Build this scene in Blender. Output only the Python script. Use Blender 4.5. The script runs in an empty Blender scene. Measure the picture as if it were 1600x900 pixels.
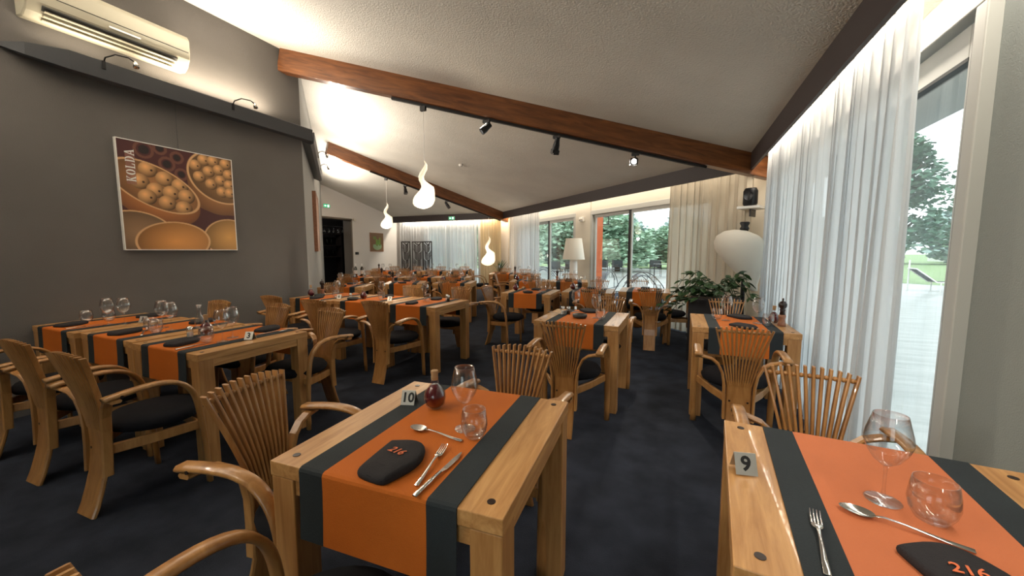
import bpy, math, random
import numpy as np
from mathutils import Vector, Matrix
PI = math.pi
R = math.radians
col = bpy.context.scene.collection
scn = bpy.context.scene

# ------------------------------------------------------------------ camera
cd = bpy.data.cameras.new('camera'); cam = bpy.data.objects.new('camera', cd); col.objects.link(cam)
cam.location = (0, 0, 1.37)
cam.rotation_euler = (PI/2 - math.atan(58/600), 0, math.atan(260/600))
cd.sensor_width = 36; cd.lens = 13.5; cd.clip_start = 0.02; cd.clip_end = 400
scn.camera = cam
# ------------------------------------------------------------------ world
w = bpy.data.worlds.new('world'); scn.world = w; w.use_nodes = True
bg = w.node_tree.nodes['Background']; bg.inputs[0].default_value = (0.90, 0.96, 1.0, 1); bg.inputs[1].default_value = 1.75
# ------------------------------------------------------------------ exposure
scn.view_settings.view_transform = 'Standard'; scn.view_settings.look = 'None'
scn.view_settings.exposure = 0.95; scn.view_settings.gamma = 1

def area(name, loc, rot, sx, sy, power, color=(1, .84, .62)):
    l = bpy.data.lights.new(name, 'AREA'); l.shape = 'RECTANGLE'; l.size = sx; l.size_y = sy
    l.energy = power; l.color = color
    o = bpy.data.objects.new(name, l); o.location = loc; o.rotation_euler = rot; col.objects.link(o); return o
def spot(name, loc, target, power, angle=60, color=(1, .86, .66), blend=.7, r=.03):
    l = bpy.data.lights.new(name, 'SPOT'); l.energy = power; l.color = color; l.spot_size = R(angle); l.spot_blend = blend; l.shadow_soft_size = r
    o = bpy.data.objects.new(name, l); o.location = loc
    o.rotation_euler = (Vector(target)-Vector(loc)).to_track_quat('-Z', 'Y').to_euler(); col.objects.link(o); return o
def point(name, loc, power, color=(1, .85, .65), r=.05):
    l = bpy.data.lights.new(name, 'POINT'); l.energy = power; l.color = color; l.shadow_soft_size = r
    o = bpy.data.objects.new(name, l); o.location = loc; col.objects.link(o); return o

# geometry of the building: section A along Y, section B turned left, section C across the end
ang = R(47.8)
nB = Vector((math.cos(ang), math.sin(ang), 0)); dB = Vector((-math.sin(ang), math.cos(ang), 0))
MBm = Matrix((( nB.x, dB.x, 0, 0), (nB.y, dB.y, 0, 0), (0, 0, 1, 0), (0, 0, 0, 1)))   # local (d, s, z) -> world
VA, VB, VC = .865, nB.x*.865+nB.y*6.3, 12.2
SL, ZV = .229, 2.70
def hipAB(x): return Vector((x, (VB-.865+x-nB.x*x)/nB.y, ZV+SL*(.865-x)))
def hipBC(y): return Vector(((VB-VC+y-nB.y*y)/nB.x, y, ZV+SL*(VC-y)))
def PB(d, s, z): v = nB*d+dB*s; return Vector((v.x, v.y, z))

# warm uplights on the wall rail plus added ceiling fill, LED coves behind the valances
area('rail_uplight', (-4.80, 1.75, 3.10), (PI, R(-8), 0), .05, .5, 1.2)
area('rail_uplight', (-4.80, 3.0, 3.12), (PI, R(-8), 0), .05, .9, 8)
area('rail_uplight', (-4.80, 2.4, 3.12), (PI, R(-8), 0), .05, .4, 2)
for yy, pw in ((2.6, 20), (.3, 40), (-1.4, 36)): area('rail_uplight', (-4.55, yy, 3.12), (PI, R(52), 0), .05, 1.2, pw*1.15, (1, .90, .77))  # added uplights, partly off the rail, to brighten the ceiling
pe = PB(-.12, 7.9, 3.13); area('rail_uplight', pe, (PI, R(58), ang), .06, 2.6, 34, (1, .90, .77))
pe = PB(-.12, 11.2, 3.13); area('rail_uplight', pe, (PI, R(50), ang), .06, 2.6, 34, (1, .90, .77))  # added past the short rail's end to brighten the far ceiling
area('cove_light', (1.02, 4.3, 2.66), (0, R(8), 0), .05, 3.6, 20, (1, .90, .76))
area('cove_light', (1.02, 1.0, 2.66), (0, R(8), 0), .05, 2.6, 13, (1, .90, .76))
pe = PB(VB+.14, 7.7, 2.64); area('cove_light', pe, (0, 0, ang), .05, 8, 22, (1, .86, .68))
area('cove_light', (-8.0, 12.33, 2.62), (0, 0, 0), 4.2, .05, 34, (1, .88, .72))
area('cove_light', (-5.9, 12.3, 2.62), (0, 0, 0), 1.0, .05, 14, (1, .74, .45))

# ------------------------------------------------------------------ materials
def nt(name):
    m = bpy.data.materials.new(name); m.use_nodes = True; return m, m.node_tree, m.node_tree.nodes['Principled BSDF']
def mat(name, c, rough=.6, metal=0, bump=0, bscale=60, var=0, vscale=8, emis=None, es=0, stretch=(1, 1, 1), spec=.5, coat=0, coords='Object'):
    m, t, b = nt(name); N, L = t.nodes, t.links
    b.inputs['Base Color'].default_value = (*c, 1); b.inputs['Roughness'].default_value = rough
    b.inputs['Metallic'].default_value = metal; b.inputs['Specular IOR Level'].default_value = spec; b.inputs['Coat Weight'].default_value = coat
    if bump or var:
        tc = N.new('ShaderNodeTexCoord'); mp = N.new('ShaderNodeMapping'); L.new(tc.outputs[coords], mp.inputs[0]); mp.inputs['Scale'].default_value = stretch
    if var:
        n = N.new('ShaderNodeTexNoise'); n.inputs['Scale'].default_value = vscale; n.inputs['Detail'].default_value = 5; L.new(mp.outputs[0], n.inputs[0])
        r = N.new('ShaderNodeValToRGB'); L.new(n.outputs[0], r.inputs[0])
        r.color_ramp.elements[0].position = .3; r.color_ramp.elements[1].position = .7
        r.color_ramp.elements[0].color = (*[max(0, x*(1-var)) for x in c], 1); r.color_ramp.elements[1].color = (*[min(1, x*(1+var)) for x in c], 1)
        L.new(r.outputs[0], b.inputs['Base Color'])
    if bump:
        n = N.new('ShaderNodeTexNoise'); n.inputs['Scale'].default_value = bscale; n.inputs['Detail'].default_value = 3; L.new(mp.outputs[0], n.inputs[0])
        u = N.new('ShaderNodeBump'); u.inputs['Strength'].default_value = bump; u.inputs['Distance'].default_value = .01
        L.new(n.outputs[0], u.inputs['Height']); L.new(u.outputs[0], b.inputs['Normal'])
    if emis: b.inputs['Emission Color'].default_value = (*emis, 1); b.inputs['Emission Strength'].default_value = es
    return m
def glassmat(name, tint=(1, 1, 1), base=.04, edge=.8, rough=.0, power=.25):
    m = bpy.data.materials.new(name); m.use_nodes = True; t = m.node_tree; N, L = t.nodes, t.links; N.remove(N['Principled BSDF'])
    tr = N.new('ShaderNodeBsdfTransparent'); tr.inputs[0].default_value = (*tint, 1)
    gl = N.new('ShaderNodeBsdfGlossy'); gl.inputs['Roughness'].default_value = rough
    lw = N.new('ShaderNodeLayerWeight'); lw.inputs[0].default_value = power
    mr = N.new('ShaderNodeMapRange'); mr.inputs[3].default_value = base; mr.inputs[4].default_value = edge
    mx = N.new('ShaderNodeMixShader'); L.new(lw.outputs['Facing'], mr.inputs[0]); L.new(mr.outputs[0], mx.inputs[0])
    L.new(tr.outputs[0], mx.inputs[1]); L.new(gl.outputs[0], mx.inputs[2]); L.new(mx.outputs[0], N['Material Output'].inputs[0]); return m
def curtainmat(name, c, see=.2, trans=.5):
    m = bpy.data.materials.new(name); m.use_nodes = True; t = m.node_tree; N, L = t.nodes, t.links; N.remove(N['Principled BSDF'])
    d = N.new('ShaderNodeBsdfDiffuse'); d.inputs[0].default_value = (*c, 1)
    tl = N.new('ShaderNodeBsdfTranslucent'); tl.inputs[0].default_value = (*c, 1)
    tr = N.new('ShaderNodeBsdfTransparent')
    a = N.new('ShaderNodeMixShader'); a.inputs[0].default_value = trans; L.new(d.outputs[0], a.inputs[1]); L.new(tl.outputs[0], a.inputs[2])
    b = N.new('ShaderNodeMixShader'); b.inputs[0].default_value = see; L.new(a.outputs[0], b.inputs[1]); L.new(tr.outputs[0], b.inputs[2])
    L.new(b.outputs[0], N['Material Output'].inputs[0]); return m
def woodmat(name, a, b_, rough=.4, stretch=(14, 1.2, 14), sc=3, coat=.15):
    m, t, b = nt(name); N, L = t.nodes, t.links
    tc = N.new('ShaderNodeTexCoord'); mp = N.new('ShaderNodeMapping'); L.new(tc.outputs['Object'], mp.inputs[0]); mp.inputs['Scale'].default_value = stretch
    n = N.new('ShaderNodeTexNoise'); n.inputs['Scale'].default_value = sc; n.inputs['Detail'].default_value = 8; n.inputs['Roughness'].default_value = .62; n.inputs['Distortion'].default_value = .6
    L.new(mp.outputs[0], n.inputs[0]); r = N.new('ShaderNodeValToRGB'); L.new(n.outputs[0], r.inputs[0])
    r.color_ramp.elements[0].position = .33; r.color_ramp.elements[1].position = .68
    r.color_ramp.elements[0].color = (*a, 1); r.color_ramp.elements[1].color = (*b_, 1); L.new(r.outputs[0], b.inputs['Base Color'])
    u = N.new('ShaderNodeBump'); u.inputs['Strength'].default_value = .08; u.inputs['Distance'].default_value = .003; L.new(n.outputs[0], u.inputs['Height']); L.new(u.outputs[0], b.inputs['Normal'])
    b.inputs['Roughness'].default_value = rough; b.inputs['Coat Weight'].default_value = coat; return m

M = {}
M['carpet'] = mat('carpet', (.024, .029, .043), .92, bump=.5, bscale=220, var=.35, vscale=5, spec=.15, coords='Object')
M['wall_dark'] = mat('taupe_paint', (.128, .119, .113), .85, bump=.25, bscale=120, var=.06, vscale=2)
M['wall_light'] = mat('grey_plaster', (.34, .34, .33), .85, bump=.25, bscale=120)
M['wall_grey'] = mat('grey_green_plaster', (.27, .295, .28), .85, bump=.22, bscale=160)
M['wall_white'] = mat('white_paint', (.72, .69, .66), .85, bump=.15, bscale=60)
M['wall_cream'] = mat('cream_panel', (.62, .57, .48), .7)
M['ceiling'] = mat('ceiling_plaster', (.66, .63, .57), .9, bump=.9, bscale=70, var=.06, vscale=1.2)
M['valance'] = mat('dark_brown_board', (.045, .034, .034), .55)
M['beam'] = woodmat('beam_wood', (.095, .030, .009), (.25, .090, .026), .35, (1, 1, 9), 2.2, .3)
M['wood'] = woodmat('table_wood', (.37, .170, .050), (.60, .33, .125), .42, (12, 1.0, 12), 3)
M['legwood'] = woodmat('table_leg_wood', (.32, .14, .040), (.50, .265, .095), .42, (12, 12, 1.0), 3)
M['chair'] = woodmat('chair_wood', (.30, .130, .036), (.49, .25, .083), .35, (6, 6, 1), 3, .3)
M['orange'] = mat('orange_cloth', (.53, .132, .014), .75, bump=.3, bscale=400, var=.10, vscale=3, spec=.25)
M['terra'] = mat('rust_cloth', (.56, .165, .065), .75, bump=.3, bscale=400, var=.10, vscale=3, spec=.3)  # same orange cloth, with the tint of the light put into the colour
M['navy'] = mat('slate_cloth', (.021, .028, .033), .8, bump=.3, bscale=400, var=.12, vscale=4, spec=.3)
M['napkin'] = mat('charcoal_napkin', (.026, .024, .027), .85, bump=.3, bscale=300, spec=.25)
M['thread'] = mat('orange_thread', (.75, .16, .05), .6)
M['black'] = mat('black_fabric', (.008, .008, .011), .9, bump=.2, bscale=300, spec=.2)
M['metal_dark'] = mat('dark_metal', (.02, .02, .022), .4, .6)
M['track'] = mat('black_track', (.008, .007, .007), .5)
M['rail'] = mat('grey_metal_rail', (.075, .078, .085), .45, .5)
M['chrome'] = mat('polished_steel', (.78, .76, .73), .14, 1)
M['steel'] = mat('brushed_steel', (.62, .60, .56), .35, .8)
M['whitepl'] = mat('white_plastic', (.78, .76, .72), .4)
M['acpl'] = mat('cream_plastic', (.50, .47, .37), .45, spec=.3)
M['acdark'] = mat('dark_gap', (.03, .03, .028), .6)
M['glass'] = glassmat('table_glass', (.985, .985, .985), .035, .95, 0, .22)
M['pane'] = glassmat('window_glass', (.93, .97, .96), .03, .5, 0, .2)
M['frame'] = mat('grey_window_frame', (.46, .46, .43), .5)
M['gasket'] = mat('black_gasket', (.01, .01, .012), .6)
M['sheer'] = curtainmat('sheer_curtain_cloth', (.74, .76, .78), .16, .42)
M['beigecurt'] = curtainmat('beige_curtain_cloth', (.66, .60, .50), .03, .32)
M['beigewarm'] = curtainmat('warm_beige_curtain_cloth', (.70, .58, .38), .0, .2)
M['red'] = mat('red_liquid', (.10, .003, .008), .2)
M['pepper'] = mat('dark_peppercorns', (.03, .02, .015), .8)
M['salt'] = mat('white_salt', (.8, .8, .78), .8)
M['cork'] = mat('cork', (.42, .26, .13), .8)
M['oliveoil'] = mat('amber_oil', (.35, .20, .03), .2)
M['millwood'] = woodmat('mill_wood', (.22, .09, .05), (.38, .17, .09), .3)
M['milldark'] = mat('dark_walnut', (.022, .011, .009), .3)
M['ink'] = mat('black_ink', (.006, .006, .006), .5)
M['stone'] = mat('dark_stone', (.04, .045, .045), .5, bump=.3, bscale=80)
M['tan'] = mat('tan_shade', (.70, .66, .58), .7)
M['leaf'] = mat('leaf_green', (.030, .075, .022), .45, var=.3, vscale=6)
M['stem'] = mat('stem_green', (.05, .08, .03), .6)
M['pot'] = mat('black_pot', (.012, .013, .016), .4)
M['lampglass'] = mat('glowing_milk_glass', (.9, .85, .75), .3, emis=(1, .86, .58), es=1.05)
_m = M['lampglass']; _t = _m.node_tree; _b = _t.nodes['Principled BSDF']; _c = _t.nodes.new('ShaderNodeTexCoord'); _s = _t.nodes.new('ShaderNodeSeparateXYZ'); _g = _t.nodes.new('ShaderNodeMapRange')
_t.links.new(_c.outputs['Generated'], _s.inputs[0]); _t.links.new(_s.outputs['Z'], _g.inputs[0]); _g.inputs[1].default_value = .25; _g.inputs[2].default_value = .7; _g.inputs[3].default_value = .72; _g.inputs[4].default_value = .22; _t.links.new(_g.outputs[0], _b.inputs['Emission Strength'])
M['led'] = mat('led_tube', (1, 1, 1), .3, emis=(1, .93, .82), es=9)
M['spotled'] = mat('lit_spot_lens', (1, 1, 1), .3, emis=(1, .95, .85), es=8)
M['green'] = mat('exit_green', (.01, .30, .12), .5, emis=(.02, .5, .2), es=.5)
M['signwhite'] = mat('exit_white', (.8, .8, .8), .5, emis=(1, 1, 1), es=.9)
M['terrace'] = mat('wet_terrace_stone', (.42, .415, .40), .3, bump=.6, bscale=3, var=.25, vscale=1.3, stretch=(1, 4, 1))
M['lawn'] = mat('lawn_grass', (.24, .33, .15), .95, bump=.4, bscale=20, var=.2, vscale=.8)
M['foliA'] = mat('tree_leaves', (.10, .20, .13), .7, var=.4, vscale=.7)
M['foliB'] = mat('pale_tree_leaves', (.33, .47, .34), .7, var=.35, vscale=.7)  # paled so that the outdoor haze sits in the leaf colour
M['foliC'] = mat('hazy_tree_leaves', (.42, .52, .49), .8, var=.25, vscale=.5)  # distance haze mixed into the leaf colour
M['bark'] = mat('bark', (.07, .05, .035), .9)
M['brick'] = mat('orange_render', (.55, .12, .04), .8, bump=.2, bscale=40)
M['soffit'] = mat('grey_boarded_soffit', (.30, .32, .31), .8, bump=.3, bscale=12, stretch=(1, 8, 1))
M['loungecloth'] = mat('dark_mesh_cloth', (.03, .035, .035), .8)
M['hutroof'] = mat('dark_roof', (.06, .06, .065), .7)
M['bardark'] = mat('dark_bar_wall', (.012, .010, .010), .8)
M['darkred'] = mat('dark_red_cloth', (.16, .018, .012), .8)
M['taupe'] = mat('taupe_reveal', (.17, .14, .11), .7)
M['screen'] = mat('dark_screen_wood', (.022, .015, .012), .5)
M['greenglass'] = glassmat('green_bottle_glass', (.05, .10, .05), .05, .7)

# ------------------------------------------------------------------ mesh helpers
class MB:
    def __init__(s): s.v = []; s.f = []
    def add(s, vs, fs, T=None):
        o = len(s.v); s.v += [tuple(T @ Vector(p)) for p in vs] if T else [tuple(p) for p in vs]
        s.f += [tuple(i+o for i in f) for f in fs]; return s
    def box(s, lo, hi, T=None):
        x0, y0, z0 = lo; x1, y1, z1 = hi
        return s.add([(x0,y0,z0),(x1,y0,z0),(x1,y1,z0),(x0,y1,z0),(x0,y0,z1),(x1,y0,z1),(x1,y1,z1),(x0,y1,z1)],
                     [(0,3,2,1),(4,5,6,7),(0,1,5,4),(1,2,6,5),(2,3,7,6),(3,0,4,7)], T)
    def lathe(s, prof, n=24, T=None, cap=True, sx=1, sy=1):
        vs = []; fs = []
        for r, z in prof:
            for i in range(n): a = 2*PI*i/n; vs.append((r*math.cos(a)*sx, r*math.sin(a)*sy, z))
        for k in range(len(prof)-1):
            for i in range(n): j = (i+1) % n; fs.append((k*n+i, k*n+j, (k+1)*n+j, (k+1)*n+i))
        if cap:
            if prof[0][0] > 1e-4: fs.append(tuple(range(n-1, -1, -1)))
            if prof[-1][0] > 1e-4: fs.append(tuple((len(prof)-1)*n+i for i in range(n)))
        return s.add(vs, fs, T)
    def ribbon(s, pts, side, w, t, ch=.25, T=None):
        """rounded-rectangular bar along pts; side = width axis; w may be a list"""
        pts = [Vector(p) for p in pts]; S = Vector(side).normalized(); vs = []; fs = []; n = len(pts)
        for i, p in enumerate(pts):
            tg = (pts[min(i+1, n-1)]-pts[max(i-1, 0)]).normalized(); N_ = S.cross(tg).normalized(); Sd = S
            W = (w[i] if isinstance(w, (list, tuple)) else w)/2; H = (t[i] if isinstance(t, (list, tuple)) else t)/2; c = min(W, H)*2*ch
            for a, b in ((W-c,-H),(W,-H+c),(W,H-c),(W-c,H),(-W+c,H),(-W,H-c),(-W,-H+c),(-W+c,-H)): vs.append(p+Sd*a+N_*b)
        for i in range(n-1):
            for k in range(8): l = (k+1) % 8; fs.append((i*8+k, i*8+l, i*8+8+l, i*8+8+k))
        fs.append(tuple(range(7, -1, -1))); fs.append(tuple((n-1)*8+k for k in range(8)))
        return s.add(vs, fs, T)
    def tube(s, pts, r, n=8, T=None):
        pts = [Vector(p) for p in pts]; vs = []; fs = []; m = len(pts); up = Vector((0, 0, 1))
        for i, p in enumerate(pts):
            tg = (pts[min(i+1, m-1)]-pts[max(i-1, 0)]).normalized()
            a = tg.cross(up if abs(tg.z) < .95 else Vector((1, 0, 0))).normalized(); b = tg.cross(a)
            rr = r[i] if isinstance(r, (list, tuple)) else r
            for k in range(n): q = 2*PI*k/n; vs.append(p+a*rr*math.cos(q)+b*rr*math.sin(q))
        for i in range(m-1):
            for k in range(n): l = (k+1) % n; fs.append((i*n+k, i*n+l, i*n+n+l, i*n+n+k))
        fs.append(tuple(range(n-1, -1, -1))); fs.append(tuple((m-1)*n+k for k in range(n)))
        return s.add(vs, fs, T)
    def prism(s, poly, z0, z1, T=None):
        n = len(poly); vs = [(x, y, z0) for x, y in poly]+[(x, y, z1) for x, y in poly]
        fs = [tuple(range(n-1, -1, -1)), tuple(range(n, 2*n))]+[(i, (i+1) % n, n+(i+1) % n, n+i) for i in range(n)]
        return s.add(vs, fs, T)
    def ball(s, c, r, n=10, m=7, T=None):
        prof = [(max(1e-5, r*math.sin(PI*k/m)), -r*math.cos(PI*k/m)) for k in range(m+1)]
        return s.lathe(prof, n, (T or Matrix()) @ Matrix.Translation(c), cap=False)
    def build(s, name, m, parent=None, smooth=False, bevel=0):
        me = bpy.data.meshes.new(name); me.from_pydata([tuple(v) for v in s.v], [], s.f); me.update()
        if smooth: me.polygons.foreach_set('use_smooth', [True]*len(me.polygons))
        me.materials.append(m); o = bpy.data.objects.new(name, me); col.objects.link(o)
        if parent: o.parent = parent
        if bevel:
            b = o.modifiers.new('bevel', 'BEVEL'); b.width = bevel; b.segments = 2; b.limit_method = 'ANGLE'
        return o
def TR(x, y, z=0, rz=0): return Matrix.Translation((x, y, z)) @ Matrix.Rotation(rz, 4, 'Z')
def thing(name, label, cat, loc=(0, 0, 0), rz=0, group=None):
    o = bpy.data.objects.new(name, None); o.empty_display_size = .1; col.objects.link(o); o.location = loc; o.rotation_euler = (0, 0, rz)
    o['label'] = label; o['category'] = cat
    if group: o['group'] = group
    return o
def tag(o, label, cat, group=None):
    o['label'] = label; o['category'] = cat
    if group: o['group'] = group
    return o
def struct(name, mb, m, **k):
    o = mb.build(name, m, **k); o['kind'] = 'structure'; return o
def dup(root, loc, rz, label, group=None, rot=None):
    def cp(o, par):
        c = o.copy(); col.objects.link(c); c.parent = par
        for ch in list(KIDS.get(o.name, ())): cp(ch, c)
        return c
    r = cp(root, None); r.location = loc; r.rotation_euler = rot or (0, 0, rz); r['label'] = label
    if group: r['group'] = group
    elif 'group' in r: del r['group']
    return r
KIDS = {}
def register(root):
    for o in bpy.data.objects:
        if o.parent: KIDS.setdefault(o.parent.name, [])
    def walk(o):
        KIDS[o.name] = list(o.children)
        for c in o.children: walk(c)
    walk(root)
class Kind:
    """first placement moves the prototype, later ones copy it"""
    def __init__(s, make): s.make = make; s.root = None
    def put(s, loc, rz, label, group=None):
        if s.root is None:
            s.root = s.make(); register(s.root); o = s.root; o.location = loc; o.rotation_euler = (0, 0, rz); o['label'] = label
            if group: o['group'] = group
            return o
        return dup(s.root, loc, rz, label, group)
def textmesh(name, body, size, m, parent, T, extrude=.0004, shear=0, offset=0):
    c = bpy.data.curves.new(name, 'FONT'); c.body = body; c.size = size; c.extrude = extrude; c.align_x = 'CENTER'; c.align_y = 'CENTER'; c.shear = shear; c.offset = offset; c.resolution_u = 3
    t = bpy.data.objects.new('tmp', c); col.objects.link(t); dg = bpy.context.evaluated_depsgraph_get(); dg.update()
    me = bpy.data.meshes.new_from_object(t.evaluated_get(dg)); bpy.data.objects.remove(t); me.name = name
    me.materials.clear(); me.materials.append(m); o = bpy.data.objects.new(name, me); col.objects.link(o); o.parent = parent; o.matrix_local = T; return o

# ================================================================== SETTING
b = MB(); b.box((-11.2, -3.2, -.06), (1.25, 13, 0)); struct('floor', b, M['carpet'])
# ceiling: three sloping planes
h0, h1 = hipAB(-5.2), hipAB(1.35); k0, k1 = hipBC(6.2), hipBC(12.75)
def zA(x): return ZV+SL*(.865-x)
def zB(x, y): return ZV+SL*(VB-nB.x*x-nB.y*y)
def zC(y): return ZV+SL*(VC-y)
def ceil_part(name, pts):
    n = len(pts); m = MB(); m.add([tuple(p) for p in pts]+[(p[0], p[1], p[2]+.12) for p in pts],
        [tuple(range(n)), tuple(range(2*n-1, n-1, -1))]+[(i, n+i, n+(i+1) % n, (i+1) % n) for i in range(n)]); return struct(name, m, M['ceiling'])
ceil_part('ceiling', [(-5.2, -3.3, zA(-5.2)), (1.35, -3.3, zA(1.35)), h1, h0])
e2 = PB(-.6, 10.2, 0)
ceil_part('ceiling', [h0, h1, k1, k0])
ceil_part('ceiling', [k0, k1, (-11.5, 12.75, zC(12.75)), (-11.5, 6.2, zC(6.2))])
# left wall, its return, far white wall, back wall
b = MB(); b.box((-5.10, -3.2, 0), (-4.95, 3.95, 4.15)); struct('wall_left', b, M['wall_dark'])
b = MB(); b.box((-.56, 6.335, 0), (-.40, 13.66, 4.15), MBm); struct('wall_left_return', b, M['wall_light'])
b = MB(); b.box((-10.75, 10.09, 0), (-10.4, 12.7, 3.7)); b.box((-10.75, 8.5, 2.45), (-10.4, 10.09, 3.7)); struct('wall_far_left', b, M['wall_white'])
b = MB(); b.box((-10.75, 10.05, 0), (-10.385, 10.10, 2.45)); b.box((-10.75, 8.8, 2.42), (-10.385, 10.10, 2.47)); o = struct('door_1', b, M['taupe'])
b = MB(); b.box((-5.1, -3.3, 0), (-.85, -3.15, 4.2)); b.box((1.0, -3.3, 0), (1.4, -3.15, 4.2)); b.box((-2.6, -3.3, 2.5), (1.0, -3.15, 4.2)); struct('wall_back', b, M['wall_grey'])
b = MB()
for x in (-.85, .9): b.box((x, -3.28, 0), (x+.1, -3.18, 2.5))
b.box((-.85, -3.28, 2.4), (1.0, -3.18, 2.5)); b.box((-.85, -3.28, 0), (1.0, -3.18, .08)); o = struct('window_4', b, M['frame'])  # unseen window added behind the camera to let in fill light
for x in (-.75,): b = MB(); b.box((x, -3.24, .08), (x+1.65, -3.23, 2.4)); b.build('pane', M['pane'], o)
# right wall with the sliding door (section A)
b = MB(); b.box((1.17, -3.2, 0), (1.33, 2.31, 2.8)); struct('wall_right', b, M['wall_grey'])
b = MB(); b.box((1.19, 2.31, 2.5), (1.33, 6.6, 2.8)); b.box((1.19, 5.9, 0), (1.33, 6.55, 2.8)); struct('wall_right_header', b, M['wall_cream'])
for i, y in enumerate((2.35, 3.05, 3.75, 4.45, 5.15)):
    b = MB(); b.box((1.172, y+.003, 2.50), (1.19, y+.697, 2.655)); o = struct('trim_%d' % (i+1), b, M['wall_cream'])
b = MB(); b.box((1.12, 2.31, 2.40), (1.30, 5.9, 2.50)); b.box((1.12, 2.31, 0), (1.30, 2.385, 2.40)); b.box((1.12, 5.83, 0), (1.30, 5.9, 2.40)); b.box((1.12, 2.31, -.0), (1.30, 5.9, .03))
door = struct('door_2', b, M['frame'], bevel=.006)
for k, (y0, y1, xx) in enumerate(((2.405, 4.15, 1.19), (4.08, 5.82, 1.24))):
    b = MB(); b.box((xx-.022, y0, .03), (xx+.022, y0+.095, 2.385)); b.box((xx-.022, y1-.095, .03), (xx+.022, y1, 2.385))
    b.box((xx-.022, y0+.095, 2.24), (xx+.022, y1-.095, 2.385)); b.box((xx-.022, y0+.095, .03), (xx+.022, y1-.095, .15))
    f = b.build('door_leaf', M['frame'], door, bevel=.004)
    b = MB(); b.box((xx-.004, y0+.095, .15), (xx+.004, y1-.095, 2.24)); b.build('pane', M['pane'], f)
    b = MB(); b.box((xx-.024, y0+.092, 2.225), (xx+.024, y1-.092, 2.242)); b.build('gasket', M['gasket'], f)
b = MB(); b.box((1.13, 2.386, .03), (1.17, 2.403, 2.39)); b.build('gasket', M['gasket'], door)
b = MB(); b.box((1.158, 2.43, .86), (1.170, 2.465, 1.10)); b.box((1.150, 2.440, .93), (1.160, 2.455, 1.03)); b.build('door_handle', M['steel'], door)
# section B outer wall: windows
def bB(b, s0, s1, d0, d1, z0, z1): return b.box((d0, s0, z0), (d1, s1, z1), MBm)
DO = 5.55
b = MB(); bB(b, 3.2, 4.3, DO, DO+.15, 0, 2.85); bB(b, 7.68, 8.30, DO-.02, DO+.15, 0, 2.85); bB(b, 11.3, 12.6, DO, DO+.15, 0, 2.85); bB(b, 4.3, 11.3, DO, DO+.15, 2.32, 2.85)
struct('wall_middle', b, M['wall_cream'])
def window(name, s0, s1, mids, zt=2.32):
    b = MB(); bB(b, s0, s1, DO-.02, DO+.12, zt-.10, zt); bB(b, s0, s1, DO-.02, DO+.12, 0, .06); bB(b, s0, s0+.07, DO-.02, DO+.12, .06, zt-.1); bB(b, s1-.07, s1, DO-.02, DO+.12, .06, zt-.1)
    o = struct(name, b, M['frame'], bevel=.005); ed = [s0+.07]+list(mids)+[s1-.07]
    for i in range(len(ed)-1):
        a, c = ed[i], ed[i+1]; dd = DO+.02+(i % 2)*.045
        b = MB(); bB(b, a, a+.06, dd-.02, dd+.02, .06, zt-.1); bB(b, c-.06, c, dd-.02, dd+.02, .06, zt-.1); bB(b, a+.06, c-.06, dd-.02, dd+.02, zt-.17, zt-.1); bB(b, a+.06, c-.06, dd-.02, dd+.02, .06, .14)
        f = b.build('sash', M['frame'], o)
        b = MB(); bB(b, a+.06, c-.06, dd-.004, dd+.004, .14, zt-.17); b.build('pane', M['pane'], f)
        if i: b = MB(); bB(b, a-.03, a+.035, dd-.075, dd-.02, .06, zt-.1); b.build('gasket', M['gasket'], f)
    return o
window('window_1', 4.3, 7.68, [6.32]); window('window_2', 8.30, 11.3, [9.68])
# section C outer wall
b = MB(); b.box((-11.2, 12.55, 0), (-9.0, 12.7, 2.9)); b.box((-6.8, 12.55, 0), (-4.9, 12.7, 2.9)); b.box((-9.0, 12.55, 2.35), (-6.8, 12.7, 2.9)); struct('wall_far', b, M['wall_white'])
b = MB(); b.box((-9.0, 12.56, .0), (-6.8, 12.66, .1)); b.box((-9.0, 12.56, 2.25), (-6.8, 12.66, 2.35)); b.box((-7.95, 12.56, .1), (-7.87, 12.66, 2.25)); o = struct('window_3', b, M['frame'])
b = MB(); b.box((-9.0, 12.60, .1), (-6.8, 12.61, 2.25)); b.build('pane', M['pane'], o)
# valances (dark boards)
cBC = hipBC(VC)
b = MB(); b.box((.85, -3.2, 2.47), (.88, 6.30, 2.74)); struct('trim_6', b, M['valance'])
sA = Vector((.865, 6.3, 0)).dot(dB); sC = Vector((cBC.x, cBC.y, 0)).dot(dB)
b = MB(); bB(b, sA, sC, VB-.015, VB+.015, 2.47, 2.74); struct('trim_7', b, M['valance'])
b = MB(); b.box((-10.4, VC-.015, 2.47), (cBC.x, VC+.015, 2.74)); struct('trim_8', b, M['valance'])
# roof edge outside the sliding door
b = MB(); b.box((1.33, -1.5, 2.60), (2.22, 9.5, 2.72)); struct('trim_9', b, M['soffit'])
# led tubes in the coves
for y in (4.7, 3.4, 2.1):
    b = MB(); b.tube([(1.09, y-.6, 2.655), (1.09, y+.6, 2.655)], .012, 8); o = b.build('led_tube', M['led'], smooth=True)
    tag(o, {4.7: 'glowing light tube in the ceiling cove, its far end by the beam', 3.4: 'glowing light tube in the cove above the pleated sheer curtain', 2.1: 'glowing light tube in the cove above the open glass door'}[y], 'light tube')

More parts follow.
